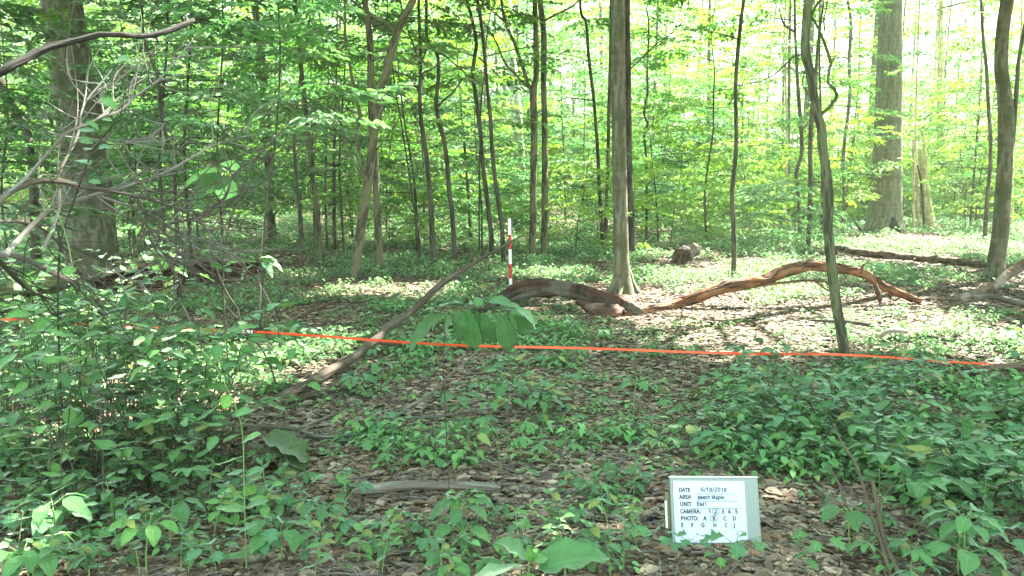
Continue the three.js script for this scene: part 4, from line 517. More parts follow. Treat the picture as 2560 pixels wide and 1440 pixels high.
{ // record board: a grey storage clipboard with a form
  const d = 3.0, c = at(1792, 1362, d), base = V(c.x, ground(c.x, c.z), c.z), root = thing('record_board', base, 'white paper form on a grey storage clipboard standing in the plants', 'clipboard');
  const k = d / F, tilt = new THREE.Group(); tilt.name = 'clipboard'; root.add(tilt); tilt.position.y = at(1792, 1360, d).y - base.y; tilt.scale.setScalar(3.0 / 3.12); tilt.rotation.set(-0.36, 0.05, -0.022, 'YXZ');
  const Wb = 0.368, Hb = 0.262, cx = 0.0, grey = new THREE.MeshStandardMaterial({ color: new THREE.Color(0.19, 0.235, 0.22), roughness: 0.45, metalness: 0.3 });
  const add = (name, g, m, x, y, z) => { const o = mesh(name, g, m, tilt); o.position.set(x, y, z); return o; };
  add('case', new RoundedBoxGeometry(Wb, Hb, 0.016, 3, 0.004), grey, 0, Hb / 2, 0);
  add('lid_edge', new RoundedBoxGeometry(Wb + 0.003, 0.008, 0.026, 2, 0.003), new THREE.MeshStandardMaterial({ color: new THREE.Color(0.55, 0.62, 0.56), roughness: 0.35, metalness: 0.3 }), 0, Hb + 0.003, -0.003);
  const cv = document.createElement('canvas'); cv.width = 1200; cv.height = 960; const x = cv.getContext('2d'), X = (u) => u * 1200, Y = (v) => v * 960;
  x.fillStyle = '#b2bfd0'; x.fillRect(0, 0, 1200, 960); x.fillStyle = '#23282e'; x.strokeStyle = '#23282e'; x.textBaseline = 'middle';
  const print = (t, u, v, s = 84) => { x.font = `${s}px sans-serif`; x.lineWidth = 9; x.fillText(t, X(u), Y(v)); x.strokeText(t, X(u), Y(v)); };
  const rule = (u0, u1, v) => { x.lineWidth = 9; x.beginPath(); x.moveTo(X(u0), Y(v)); x.lineTo(X(u1), Y(v)); x.stroke(); };
  const hr = rng(12), hand = (t, u, v, s, adv) => { x.font = `${s}px sans-serif`; let p = X(u); x.lineWidth = 7; for (const ch of t) { x.save(); x.translate(p, Y(v) + (hr() - 0.5) * 10); x.rotate((hr() - 0.5) * 0.16); x.transform(1, 0, -0.06, 1, 0, 0); x.fillText(ch, 0, 0); x.strokeText(ch, 0, 0); x.restore(); p += x.measureText(ch).width * adv; } };
  const smear = (u, v, w, h) => { const r2 = rng(u * 100); x.fillStyle = 'rgba(70,72,84,0.035)'; for (let i = 0; i < 60; i++) { x.beginPath(); x.ellipse(X(u) + (r2() - 0.5) * w, Y(v) + (r2() - 0.5) * h, 30 * r2() + 8, 16 * r2() + 6, r2() * 3, 0, 7); x.fill(); } x.fillStyle = '#23282e'; };
  smear(0.38, 0.285, 200, 50); smear(0.45, 0.64, 110, 110);
  print('DATE', 0.075, 0.15); rule(0.3, 0.89, 0.213); hand('6/18/2018', 0.385, 0.145, 88, 1.08);
  print('AREA', 0.08, 0.265); rule(0.31, 0.895, 0.33); hand('Beech Maple', 0.335, 0.27, 78, 0.98);
  print('UNIT', 0.085, 0.38); rule(0.265, 0.9, 0.446); hand('BM1', 0.315, 0.385, 84, 1.05);
  print('CAMERA:', 0.085, 0.5); ['1', '2', '3', '4', '5'].forEach((t, i) => print(t, [0.475, 0.555, 0.655, 0.745, 0.845][i], 0.5));
  print('PHOTO:', 0.085, 0.612); ['A', 'B', 'C', 'D'].forEach((t, i) => print(t, [0.4, 0.525, 0.675, 0.805][i], 0.612));
  ['E', 'F', 'G', 'H', 'I', 'J'].forEach((t, i) => print(t, [0.085, 0.225, 0.365, 0.53, 0.695, 0.815][i], 0.722));
  x.lineWidth = 9; x.beginPath(); x.ellipse(X(0.575), Y(0.5), 54, 54, 0.2, 0, 6.5); x.stroke(); x.beginPath(); x.ellipse(X(0.545), Y(0.612), 60, 50, -0.1, 0, 6.4); x.stroke();
  const pt = new THREE.CanvasTexture(cv); pt.colorSpace = THREE.SRGBColorSpace; pt.anisotropy = 8;
  const Wp = 0.298, Hp = 0.243, pm = new THREE.MeshStandardMaterial({ map: pt, roughness: 0.6 });
  const pg = new THREE.PlaneGeometry(Wp, Hp, 12, 10), pp = pg.attributes.position; for (let i = 0; i < pp.count; i++) pp.setZ(i, 0.0007 * Math.sin(pp.getX(i) * 30) + 0.001); pg.computeVertexNormals();
  add('paper', pg, pm, -Wb / 2 + 0.012 + Wp / 2, 0.006 + Hp / 2, 0.0092);
  add('tray_wall', new RoundedBoxGeometry(0.03, 0.15, 0.02, 2, 0.003), new THREE.MeshStandardMaterial({ color: new THREE.Color(0.13, 0.12, 0.06), roughness: 0.5, metalness: 0.4 }), -Wb / 2 - 0.004, 0.13, -0.02);
  add('hinge_bar', new RoundedBoxGeometry(0.009, 0.11, 0.012, 2, 0.003), paint(0.62, 0.66, 0.6), -Wb / 2 - 0.016, 0.115, -0.012);
  for (let i = 0; i < 5; i++) add('rivet', new THREE.SphereGeometry(0.0025, 8, 6), grey, Wb / 2 - 0.006, 0.03 + i * 0.05, 0.008);
}

// ---------------------------------------------------------------- litter: curled dead leaves, in patches
{
  const r = rng(31337), browns = [[0.17, 0.13, 0.10], [0.25, 0.20, 0.155], [0.12, 0.09, 0.07], [0.33, 0.28, 0.225], [0.22, 0.19, 0.165], [0.20, 0.12, 0.075], [0.29, 0.255, 0.205], [0.10, 0.08, 0.065], [0.15, 0.12, 0.10]];
  const patch = (seed, S, n) => {
    const q = rng(seed), pos = [], idx = [], col = [];
    for (let i = 0; i < n; i++) {
      const px = (q() - 0.5) * S, pz = (q() - 0.5) * S, l = q() < 0.2 ? 0.02 + 0.018 * q() : 0.006 + 0.014 * q(), w = l * (0.35 + 0.42 * q()), a = q() * 6.28, tip = (q() - 0.5) * 0.45, rollr = (q() - 0.5) * 0.5, curl = (q() - 0.35) * 1.3, y0 = 0.004 + 0.014 * q() * q(), c = browns[Math.floor(q() * browns.length)], kk = 0.75 + 0.5 * q(), k = pos.length / 3;
      const qu = new THREE.Quaternion().setFromEuler(e1.set(rollr, a, tip, 'YXZ'));
      for (let u = 0; u <= 4; u++) for (const s of [-1, 0, 1]) { const t = u / 4, hw = w * Math.sin(Math.PI * (0.06 + 0.88 * t)) * (1 + 0.25 * (q() - 0.5)), p = V((t - 0.5) * 2 * l, Math.abs(s) * hw * (0.35 + curl * 0.25) + curl * l * Math.pow(t - 0.5, 2) * 1.6, s * hw).applyQuaternion(qu); pos.push(p.x + px, Math.max(0.001, p.y + y0), p.z + pz); const b = kk * (s ? 0.92 + 0.2 * q() : 0.8); col.push(c[0] * b, c[1] * b, c[2] * b); }
      for (let u = 0; u < 4; u++) for (let s = 0; s < 2; s++) { const A = k + u * 3 + s; idx.push(A, A + 1, A + 3, A + 1, A + 4, A + 3); }
    }
    const g = new THREE.BufferGeometry(); g.setAttribute('position', new THREE.Float32BufferAttribute(pos, 3)); g.setAttribute('color', new THREE.Float32BufferAttribute(col, 3)); g.setIndex(idx); g.computeVertexNormals(); return g;
  };
  const m = new THREE.MeshStandardMaterial({ roughness: 0.75, side: THREE.DoubleSide, vertexColors: true }); m.name = 'dead_leaf';
  for (let k = 0; k < 4; k++) {
    const mats = [], cols = [];
    for (let i = 0; i < 1500; i++) { const d = 2.4 + 22 * Math.pow(r(), 1.7), x = (r() - 0.5) * (1.5 * d + 1), n = V(ground(x - 0.2, -d) - ground(x + 0.2, -d), 0.4, ground(x, -d - 0.2) - ground(x, -d + 0.2)).normalize(), s = 0.8 + 0.4 * r() + Math.max(0, d - 8) * 0.02; if (Math.hypot(x - 0.765, d - 2.85) < 0.36 || Math.hypot(x - 0.6, d - 2.85) < 0.3 || Math.hypot(x - 0.9, d - 2.85) < 0.3) continue; mats.push(new THREE.Matrix4().compose(V(x, ground(x, -d) - 0.004, -d), new THREE.Quaternion().setFromUnitVectors(UPV, n).multiply(q1.setFromAxisAngle(UPV, r() * 6.28)), V(s, s, s))); const b = 0.66 + 0.5 * r(); cols.push(new THREE.Color(b * 1.06, b * (0.94 + 0.08 * r()), b * (0.79 + 0.13 * r()))); }
    inst('dead_leaves', patch(60 + k, 0.62, 330), m, mats, cols).userData.label = 'brown curled dead leaves strewn over the forest floor';
  }
  // fallen twigs in the litter
  const tw = []; for (let i = 0; i < 1000; i++) { const d = 2.6 + 11 * Math.pow(r(), 1.4), x = (r() - 0.5) * 1.4 * d, a = r() * 6.28, l = 0.06 + 0.28 * r() * r(), p = V(x, ground(x, -d) + 0.012 + 0.02 * r(), -d), dv = V(Math.cos(a), (r() - 0.5) * 0.2, Math.sin(a)); tw.push(tube([p.clone().addScaledVector(dv, -l), p.clone().add(V(0, 0.012, 0.02 * (r() - 0.5))), p.clone().addScaledVector(dv, l)], [0.002, 0.003, 0.0015], { seg: 4, step: 0.1, seed: i })); }
  mesh('fallen_twigs', mergeGeometries(tw), M.twig, null, 'stuff').userData.label = 'small dry twigs scattered through the leaf litter';
}

// ---------------------------------------------------------------- plants of the forest floor
const stemTube = (P, w0, w1, seg = 5) => tube(P, P.map((_, i) => lerp(w0, w1, i / (P.length - 1))), { seg, step: 0.03, lump: 0.04 });
function makePlant(kind, seed) {
  const r = rng(seed), g = new THREE.Group(), lm = [LM.mid, LM.blue, LM.dark, LM.light][Math.floor(r() * 3.4)], A = r() * 6.28;
  const dirOf = (a, e) => V(Math.cos(a) * Math.cos(e), Math.sin(e), Math.sin(a) * Math.cos(e));
  if (kind === 'creeper') {
    const n = 2 + Math.floor(r() * 2);
    for (let i = 0; i < n; i++) {
      const a = A + i * 6.28 / n + r(), h = 0.07 + 0.09 * r(), e = V(Math.cos(a) * 0.09, h, Math.sin(a) * 0.09);
      mesh('stem', stemTube([V(Math.cos(a) * 0.01, -0.02, Math.sin(a) * 0.01), V(Math.cos(a) * 0.03, h * 0.6, Math.sin(a) * 0.03), e], 0.0018, 0.0012), r() < 0.4 ? stemMat.brown : stemMat.green, g);
      for (let j = 0; j < 5; j++) { const b = a + (j - 2) * 0.95; leaf(g, 'leaflet', LG.leaflet, lm, e, dirOf(b, -0.1 - 0.25 * r()), 0.075 * (1 - 0.14 * Math.abs(j - 2)), r); }
    }
  } else if (kind === 'seedling') {
    const h = 0.14 + 0.13 * r(), top = V((r() - 0.5) * 0.09, h, (r() - 0.5) * 0.09), mid = V(top.x * 0.3, h * 0.5, top.z * 0.4), n = 3 + Math.floor(r() * 2);
    mesh('stem', stemTube([V(0, -0.02, 0), mid, top], 0.0022, 0.0012), stemMat.green, g);
    for (let i = 0; i < n; i++) { const t = 0.4 + 0.6 * (i + 0.6) / n, p = t < 0.5 ? V(0, 0, 0).lerp(mid, t * 2) : mid.clone().lerp(top, t * 2 - 1), a = A + i * 1.57; for (const s of [0, Math.PI]) leaf(g, 'leaf', LG.oval, lm, p, dirOf(a + s + (r() - 0.5) * 0.5, 0.15 - 0.3 * r()), 0.07 * (1 - 0.12 * i), r); }
    leaf(g, 'leaf', LG.oval, lm, top, dirOf(A + 0.8, 0.5), 0.045, r);
  } else if (kind === 'broadleaf') {
    const n = 5 + Math.floor(r() * 3), h = 0.1 + 0.1 * r(), top = V(0.01, h, 0.01); mesh('stem', stemTube([V(0, -0.02, 0), V(0.01, h * 0.5, 0), top], 0.003, 0.002), stemMat.green, g);
    const bits = [g.children.pop().geometry]; for (let i = 0; i < n; i++) { const a = A + i * 6.28 / n, e = top.clone().addScaledVector(dirOf(a, 0.5), 0.03 + 0.03 * r()); bits.push(stemTube([top, e], 0.0014, 0.001, 4)); leaf(g, 'leaf', LG.broad, lm, e, dirOf(a + (r() - 0.5) * 0.4, 0.1 - 0.35 * r()), 0.085, r); }
    mesh('stem', mergeGeometries(bits), stemMat.green, g);
  } else {
    const bits = [], h = 0.1 + 0.08 * r(), top = V((r() - 0.5) * 0.04, h, (r() - 0.5) * 0.04); bits.push(stemTube([V(0, -0.02, 0), V(0.01, h * 0.5, 0), top], 0.0018, 0.0012));
    for (let i = 0; i < 4; i++) { const a = A + i * 1.57, e = top.clone().addScaledVector(dirOf(a, 0.25), 0.035); bits.push(stemTube([top.clone().add(V(0, -0.01 * (i % 2) * 2, 0)), e], 0.001, 0.0008, 4)); leaf(g, 'leaf', LG.maple, lm, e, dirOf(a, -0.1 - 0.2 * r()), 0.06, r); }
    mesh('stem', mergeGeometries(bits), stemMat.brown, g);
  }
  return g;
}
const KINDS = { creeper: 'low creeper with leaves of five leaflets', seedling: 'slender seedling with paired oval leaves', broadleaf: 'low plant with a whorl of broad leaves', maple_seedling: 'tiny maple seedling with lobed leaves' };
const PROTO = {}; for (const k in KINDS) PROTO[k] = Array.from({ length: k === 'maple_seedling' ? 4 : 7 }, (_, i) => makePlant(k, 1000 + i * 17 + k.length * 301));
const MARKS = [[1790, 1372, 'around the white record board'], [1080, 1235, 'along the short greenish-grey stick'], [760, 1120, 'beneath the long thin grey dead branch'], [230, 1150, 'at the dark rotten log under the brush'], [330, 1390, 'in the thick low leaves below the brush'], [2150, 1330, 'among the dry bare tan stems'], [2200, 1100, 'under the leafy shrub by the board'], [1400, 980, 'on open litter below the orange tape'], [2450, 1300, 'past the dry bare tan stems'], [1120, 1400, 'near the big-leaved plant'], [600, 930, 'beside the long leaning branch'], [1800, 1000, 'before the crooked mossy trunk'], [150, 1000, 'under the brush beside the curved green-grey branch'], [520, 1200, 'under the long light green shoot'], [860, 1360, 'on the near side of the greenish-grey stick'], [1580, 1420, 'just before the record board'], [1420, 1180, 'between the stick and the record board'], [2000, 1420, 'at the foot of the dry tan stems'], [680, 1400, 'by the foot of the light green shoot'], [100, 1400, 'in the corner below the dark rotten log'], [1000, 930, 'between the tape and the leaning branch'], [2480, 1000, 'under the tape end']].map(([x, y, t]) => [onGround(x, y), t]);
const markAt = (p) => MARKS.reduce((a, b) => (a[0].distanceToSquared(p) < b[0].distanceToSquared(p) ? a : b))[1];
function place(kind, i, p, s, turn) { const o = PROTO[kind][i % PROTO[kind].length].clone(); o.name = numbered(kind === 'creeper' ? 'creeper_plant' : kind === 'broadleaf' ? 'broadleaf_plant' : kind); o.position.copy(p); o.rotation.y = turn; o.scale.setScalar(s); const w = markAt(p), l = KINDS[kind] + ' ' + w; tag(o, l, kind === 'creeper' ? 'creeper' : kind === 'broadleaf' ? 'plant' : 'seedling', l.replace('creeper', 'creepers').replace('seedling', 'seedlings').replace('plant', 'plants')); scene.add(o); return o; }
{
  const r = rng(2024); let made = 0;
  for (let i = 0; i < 4000 && made < 290; i++) {
    const px = -80 + r() * 2720, py = 850 + 640 * Math.pow(r(), 0.8);
    const bush = px < 620, low = py > 1230, hole = px > 1960 && px < 2190 && py > 1180, board = px > 1610 && px < 1960 && py > 1150;
    const D = board ? (py > 1400 ? 0.6 : 0) : hole ? 0.15 : low ? 0.95 : bush ? 0.8 : px > 1950 ? 0.75 : vnoise(px * 0.006, py * 0.01) > 0.5 ? 0.65 : 0.28;
    if (r() > D || (px > 860 && px < 1270 && py > 1215 && py < 1330)) continue;
    const p = onGround(px, py), q = r(), kind = low && q < 0.45 || bush && q < 0.6 ? 'seedling' : q < 0.62 ? 'creeper' : q < 0.82 ? 'broadleaf' : 'maple_seedling';
    if (Math.abs(toPx(p)[0] - 1790) < 190 && p.z > -3.1 && kind !== 'maple_seedling') continue;
    place(kind, made, p, 0.75 + 0.55 * r(), r() * 6.28); made++;
  }
  for (const [x, y, s] of [[1253, 1165, 1.1], [1392, 1170, 1], [1462, 1240, 1.1], [1455, 1310, 1.05], [1530, 1385, 1.15], [1015, 1150, 1.1], [1060, 1010, 0.9], [1420, 920, 1.1], [1010, 1190, 1], [1950, 960, 1]]) place('creeper', made++, onGround(x, y), s, r() * 6.28);
  for (const [x, y, s] of [[1690, 1420, 0.7], [1730, 1440, 0.8], [1800, 1445, 0.7], [1880, 1440, 0.7], [1650, 1420, 0.8]]) place('maple_seedling', made++, onGround(x, y), s, r() * 6.28);
}
// smaller plants further off: uncountable ground cover
const CLEAR = [[880, 1240, 1250, 1235, 0.3], [540, 1070, 1260, 1050, 0.22], [690, 1010, 950, 930, 0.2], [20, 1070, 260, 1060, 0.25], [2110, 648, 2480, 680, 0.9], [1690, 665, 1720, 668, 0.8], [1280, 790, 1540, 800, 0.35], [1680, 790, 2000, 790, 0.3], [2100, 780, 2300, 775, 0.3], [330, 745, 620, 715, 0.45], [1275, 712, 1277, 725, 0.4], [1792, 1362, 1793, 1380, 0.4]].map(([a, b, c, d, w]) => [onGround(a, b), onGround(c, d), w]);
{
  const r = rng(808), base = (seed) => {                           // one little plant of 7 to 10 leaves
    const q = rng(seed), pos = [], idx = [], col = [], n = 7 + Math.floor(q() * 4);
    const put = (v, c) => { pos.push(v.x, v.y, v.z); col.push(...c); };
    for (let i = 0; i < n; i++) {
      const a = i * 2.4 + q(), h = 0.03 + 0.085 * q(), rr = 0.02 + 0.07 * q(), l = 0.03 + 0.04 * q(), p = V(Math.cos(a) * rr, h, Math.sin(a) * rr), d = V(Math.cos(a), 0.15 - 0.5 * q(), Math.sin(a)).normalize(), z = V(-d.z, (q() - 0.5) * 0.7, d.x).normalize(), up = V().crossVectors(d, z).multiplyScalar(-1), w = l * (0.22 + 0.1 * q()), f = l * (0.05 + 0.1 * q()), k = 0.72 + 0.55 * q(), c = [k * (q() < 0.1 ? 1.7 : 1), k, k * 0.95], o = pos.length / 3;
      const at2 = (t, s, y) => p.clone().addScaledVector(d, l * t).addScaledVector(z, w * s).addScaledVector(up, f * Math.abs(s) - l * y);
      [[0, 0, 0], [0.22, 0.8, 0], [0.5, 1, 0.03], [0.78, 0.6, 0.1], [1, 0, 0.2], [0.78, -0.6, 0.1], [0.5, -1, 0.03], [0.22, -0.8, 0], [0.5, 0, 0.03]].forEach((v) => put(at2(...v), c));
      for (let m = 0; m < 8; m++) idx.push(o + 8, o + m, o + (m + 1) % 8);
      const sd = V(-d.z, 0, d.x).multiplyScalar(0.0013), o2 = pos.length / 3; [V().add(sd), V().sub(sd), p.clone().sub(sd), p.clone().add(sd)].forEach((v) => put(v, [0.6, 0.35, 0.25])); idx.push(o2, o2 + 1, o2 + 2, o2, o2 + 2, o2 + 3);
    }
    const g = new THREE.BufferGeometry(); g.setAttribute('position', new THREE.Float32BufferAttribute(pos, 3)); g.setAttribute('color', new THREE.Float32BufferAttribute(col, 3)); g.setIndex(idx); g.computeVertexNormals(); return g;
  };
  for (let k = 0; k < 8; k++) {
    const mats = [], cols = [], tiny = k > 4;
    for (let i = 0; i < 26000 && mats.length < (tiny ? 620 : 4200); i++) {
      const d = tiny ? 2.75 + 6.5 * r() : 3.4 + 40 * Math.pow(r(), 1.4), x = (r() - 0.5) * (1.45 * d + 1), p = V(x, ground(x, -d), -d), [sx, sy] = toPx(p), c = vnoise(x * 2.6 + 31, d * 2.6) * 0.55 + vnoise(x * 0.5, d * 0.5 + 8) * 0.45;
      const want = tiny ? 0.75 : sx < 1250 ? (d < 5 ? 0.5 : 0.55) : d > 12 ? 0.6 : sx > 1450 && d > 5.5 ? 0.34 : 0.5; if (c > want || (!tiny && r() > d / 9 + 0.2) || (sx > 1950 && sx < 2200 && d < 3.6 && r() < 0.7) || (sx > 1600 && sx < 1960 && d < 3.6) || CLEAR.some(([a, b, w]) => { const t = clamp(((p.x - a.x) * (b.x - a.x) + (p.z - a.z) * (b.z - a.z)) / ((b.x - a.x) ** 2 + (b.z - a.z) ** 2)); return Math.hypot(p.x - lerp(a.x, b.x, t), p.z - lerp(a.z, b.z, t)) < w; })) continue;
      const s = tiny ? 0.5 + 0.45 * r() : 0.6 + 0.7 * r() + Math.max(0, d - 12) * 0.05, b = r(); mats.push(new THREE.Matrix4().compose(p, new THREE.Quaternion().setFromAxisAngle(UPV, r() * 6.28), V(s, s * (0.7 + 0.6 * r()), s))); cols.push(leafTone(r, b < 0.7 ? MINT : b < 0.88 ? GREENB : DEEP));
    }
    inst('ground_cover', base(40 + k), LM.cover, mats, cols).userData.label = 'small green plants scattered over the leaf litter';
  }
}
// leafy shrubs: arching stems with leaves set along them
function shrub(name, label, pos, o) {
  const { seed, stems, h, spread, len = 0.065, per = 12, mats = [LM.mid, LM.dark, LM.light], geos = LG.oval, lean = V(0, 0, 0), wood = M.olive } = o, r = rng(seed), root = thing(name, pos, label, 'shrub');
  for (let i = 0; i < stems; i++) {
    const a = i * 2.4 + r(), L = h * (0.45 + 0.6 * r()), out = spread * (0.2 + 0.8 * Math.sqrt(r())), e = V(Math.cos(a) * out, L, Math.sin(a) * out).addScaledVector(lean, L), f = spread * 0.4 * r(), wob = () => (r() - 0.5) * 0.2 * L, P = [V(Math.cos(a) * f, -0.03, Math.sin(a) * f), V(lerp(f * Math.cos(a), e.x, 0.15) + wob(), L * 0.3, lerp(f * Math.sin(a), e.z, 0.15) + wob()), V(lerp(f * Math.cos(a), e.x, 0.45) + wob(), L * 0.66, lerp(f * Math.sin(a), e.z, 0.4) + wob()), V(e.x * 0.75, L * 0.9, e.z * 0.75), e.clone().add(V(e.x * 0.35, -0.16 * L, e.z * 0.35))];
    const c = new THREE.CatmullRomCurve3(P), bits = [stemTube(P, 0.0035, 0.0011, 5)];
    const put = (p, T, k) => { const s = V().crossVectors(T, UPV).normalize().multiplyScalar(k % 2 ? 1 : -1), d = s.addScaledVector(T, 0.6).add(V((r() - 0.5) * 0.6, -0.16 + (r() - 0.5) * 0.45, (r() - 0.5) * 0.6)).normalize(); leaf(root, 'leaf', geos, mats[Math.floor(r() * mats.length)], p.clone().addScaledVector(d, 0.008), d, len * (0.7 + 0.6 * r()), r, (r() - 0.5) * 0.7); };
    for (let k = 0; k < per; k++) {
      const t = 0.25 + 0.75 * (k + r() * 0.6) / per, p = c.getPoint(Math.min(1, t)), T = c.getTangent(Math.min(1, t));
      if (k % 3 === 1) { const b = r() * 6.28, d = V(Math.cos(b), 0.25 + 0.3 * r(), Math.sin(b)), q = p.clone().addScaledVector(d, 0.1 + 0.1 * r()), tt = q.clone().sub(p).normalize(); bits.push(stemTube([p, p.clone().lerp(q, 0.5).add(V(0, 0.01, 0)), q], 0.0016, 0.001, 4)); put(p.clone().lerp(q, 0.55), tt, 0); put(p.clone().lerp(q, 0.8), tt, 1); leaf(root, 'leaf', geos, mats[Math.floor(r() * mats.length)], q, tt.clone().add(V(0, -0.3, 0)), len * 0.9, r); }
      else put(p, T, k);
    }
    mesh('stem', mergeGeometries(bits), wood, root);
  }
  return root;
}
const gp = (x, d) => { const q = (x - 1280) / F * d * 1.0; return V(q, ground(q, -d), -d); };
shrub('leafy_bush', 'leafy bush with oval leaves before the hollow log', gp(260, 3.9), { seed: 1, stems: 17, h: 1.28, spread: 0.6, per: 10, len: 0.098, mats: [LM.mid, LM.light, LM.mid] });
shrub('leafy_bush', 'leafy bush hiding the tape at the edge of the brush', gp(60, 3.6), { seed: 2, stems: 16, h: 1.05, spread: 0.55, per: 10, len: 0.088, mats: [LM.mid, LM.light, LM.dark] });
shrub('leafy_bush', 'leafy bush around the half hidden orange tape, next to the hollow log end', gp(450, 3.8), { seed: 3, stems: 17, h: 1.12, spread: 0.58, per: 10, len: 0.09, mats: [LM.mid, LM.light, LM.mid] });
shrub('leafy_bush', 'low leafy bush with sunlit yellowish leaves under the tape', gp(450, 3.9), { seed: 4, stems: 14, h: 0.6, spread: 0.5, per: 9, len: 0.075, mats: [LM.mid, LM.light, LM.yellow] });
shrub('leafy_bush', 'tall leafy bush veiling the foot of the broad grey trunk', gp(130, 4.6), { seed: 41, stems: 16, h: 1.3, spread: 0.6, per: 10, len: 0.085, mats: [LM.mid, LM.light, LM.dark] });
shrub('leafy_bush', 'tall leafy bush at the shady edge beside the tape and dead limbs', gp(-20, 4.2), { seed: 42, stems: 15, h: 1.35, spread: 0.5, per: 10, len: 0.085, mats: [LM.mid, LM.dark, LM.light] });
shrub('leafy_bush', 'bushy mound of bright oval leaves nearest the viewer under the brush', gp(200, 3.35), { seed: 31, stems: 16, h: 1.0, spread: 0.45, per: 10, len: 0.086, mats: [LM.mid, LM.light, LM.dark] });
shrub('leafy_bush', 'bushy mound of oval leaves just before the half hidden tape and green shoot', gp(390, 3.45), { seed: 32, stems: 15, h: 0.92, spread: 0.42, per: 10, len: 0.084, mats: [LM.mid, LM.light, LM.mid] });
shrub('leafy_bush', 'low leafy bush beside the green-grey curved branch', gp(330, 3.6), { seed: 5, stems: 14, h: 0.42, spread: 0.5, per: 8, len: 0.085 });
shrub('leafy_bush', 'low leafy bush at the bottom edge below the dark rotten log', gp(120, 3.2), { seed: 6, stems: 14, h: 0.32, spread: 0.5, per: 7, len: 0.085 });
shrub('leafy_bush', 'leafy bush beside the pale sunlit leaves by the dark rotten log', gp(-40, 3.7), { seed: 7, stems: 9, h: 0.36, spread: 0.35, per: 9, len: 0.075, mats: [LM.light, LM.mid] });
shrub('leafy_shrub', 'rounded leafy shrub of dense oval leaves behind the record board', gp(2090, 4.4), { seed: 8, stems: 20, h: 0.44, spread: 0.66, per: 9, len: 0.092, mats: [LM.mid, LM.dark, LM.blue] });
shrub('leafy_shrub', 'low leafy shrub spreading from behind the board towards the tape', gp(1860, 4.1), { seed: 9, stems: 14, h: 0.24, spread: 0.5, per: 7, len: 0.075, mats: [LM.mid, LM.blue] });
shrub('leafy_shrub', 'leafy shrub beyond the dry bare tan stems', gp(2330, 3.7), { seed: 10, stems: 15, h: 0.3, spread: 0.55, per: 8, len: 0.08, mats: [LM.mid, LM.dark] });
shrub('leafy_shrub', 'dark leafy shrub cut by the picture edge beside dry tan stems', gp(2530, 3.2), { seed: 11, stems: 13, h: 0.4, spread: 0.45, per: 8, len: 0.1, mats: [LM.dark, LM.mid] });
shrub('leafy_shrub', 'dark leafy shrub at the tape end near the rough branch', gp(2600, 4.4), { seed: 12, stems: 9, h: 0.3, spread: 0.3, per: 9, len: 0.08, mats: [LM.dark, LM.mid] });
shrub('leafy_shrub', 'small leafy plant patch with pale tips before the orange tape', gp(1330, 4.9), { seed: 13, stems: 9, h: 0.24, spread: 0.35, per: 7, len: 0.085, mats: [LM.mid, LM.blue, LM.yellow] });
// leaves traced between two picture points: base, tip, width
function tracedLeaves(root, list, d, geos, mats, seed) {
  const r = rng(seed);
  for (const [x0, y0, x1, y1, w, dd = 0] of list) {
    const a = at(x0, y0, d + dd), b = at(x1, y1, d + dd + (r() - 0.5) * 0.06), v = b.clone().sub(a), L = v.length(), o = mesh('leaf', geos[Math.floor(r() * geos.length)], mats[Math.floor(r() * mats.length)], root);
    o.position.copy(a.sub(root.position)); const steep = Math.abs(v.y) / L > 0.75; o.quaternion.copy(orient(v, steep ? (r() - 0.5) * 0.8 : 0.25 + (r() - 0.5) * 0.5, steep ? V(0, 0.2, 1) : UPV)); o.scale.set(L * 1.08, L, w * d / F / 0.36 * (steep ? 1 : 1.35));
  }
}
{
  const f = gp(1120, 3.3), root = thing('young_sapling', f, 'thin sapling bearing large drooping long leaves before the orange tape', 'sapling'), b = root.position;
  mesh('stem', stemTube([V(0, -0.03, 0), at(1112, 1000, 3.3).sub(b), at(1108, 900, 3.25).sub(b), at(1116, 820, 3.2).sub(b), at(1135, 785, 3.15).sub(b), at(1170, 768, 3.1).sub(b), at(1230, 765, 3.1).sub(b), at(1285, 772, 3.1).sub(b)], 0.0024, 0.0015), M.brownstick, root);
  tracedLeaves(root, [[1172, 772, 1180, 905, 48, 0.03], [1158, 776, 1147, 868, 26], [1206, 776, 1234, 876, 36, 0.02], [1246, 782, 1288, 890, 54], [1283, 785, 1328, 845, 44, 0.04], [1142, 768, 1045, 752, 34, 0.1], [1116, 784, 1000, 842, 62, -0.05], [1150, 772, 1138, 815, 26], [1286, 770, 1360, 795, 40], [1218, 756, 1284, 737, 30, 0.1], [1170, 765, 1095, 735, 34, 0.15], [1190, 768, 1205, 742, 26, 0.1], [1240, 768, 1335, 772, 36, 0.12], [1130, 778, 1060, 800, 40, 0.1], [1212, 772, 1170, 742, 28, 0.12], [1150, 776, 1090, 815, 46, 0.06], [1105, 785, 1030, 775, 36, 0.12], [1275, 778, 1310, 815, 36, 0.05], [1190, 775, 1205, 850, 34, 0.06], [1260, 770, 1300, 748, 28, 0.15], [1090, 775, 1040, 815, 40, 0.08]], 3.12, LG.long, [LM.mid, LM.dark, LM.dark], 5);
}
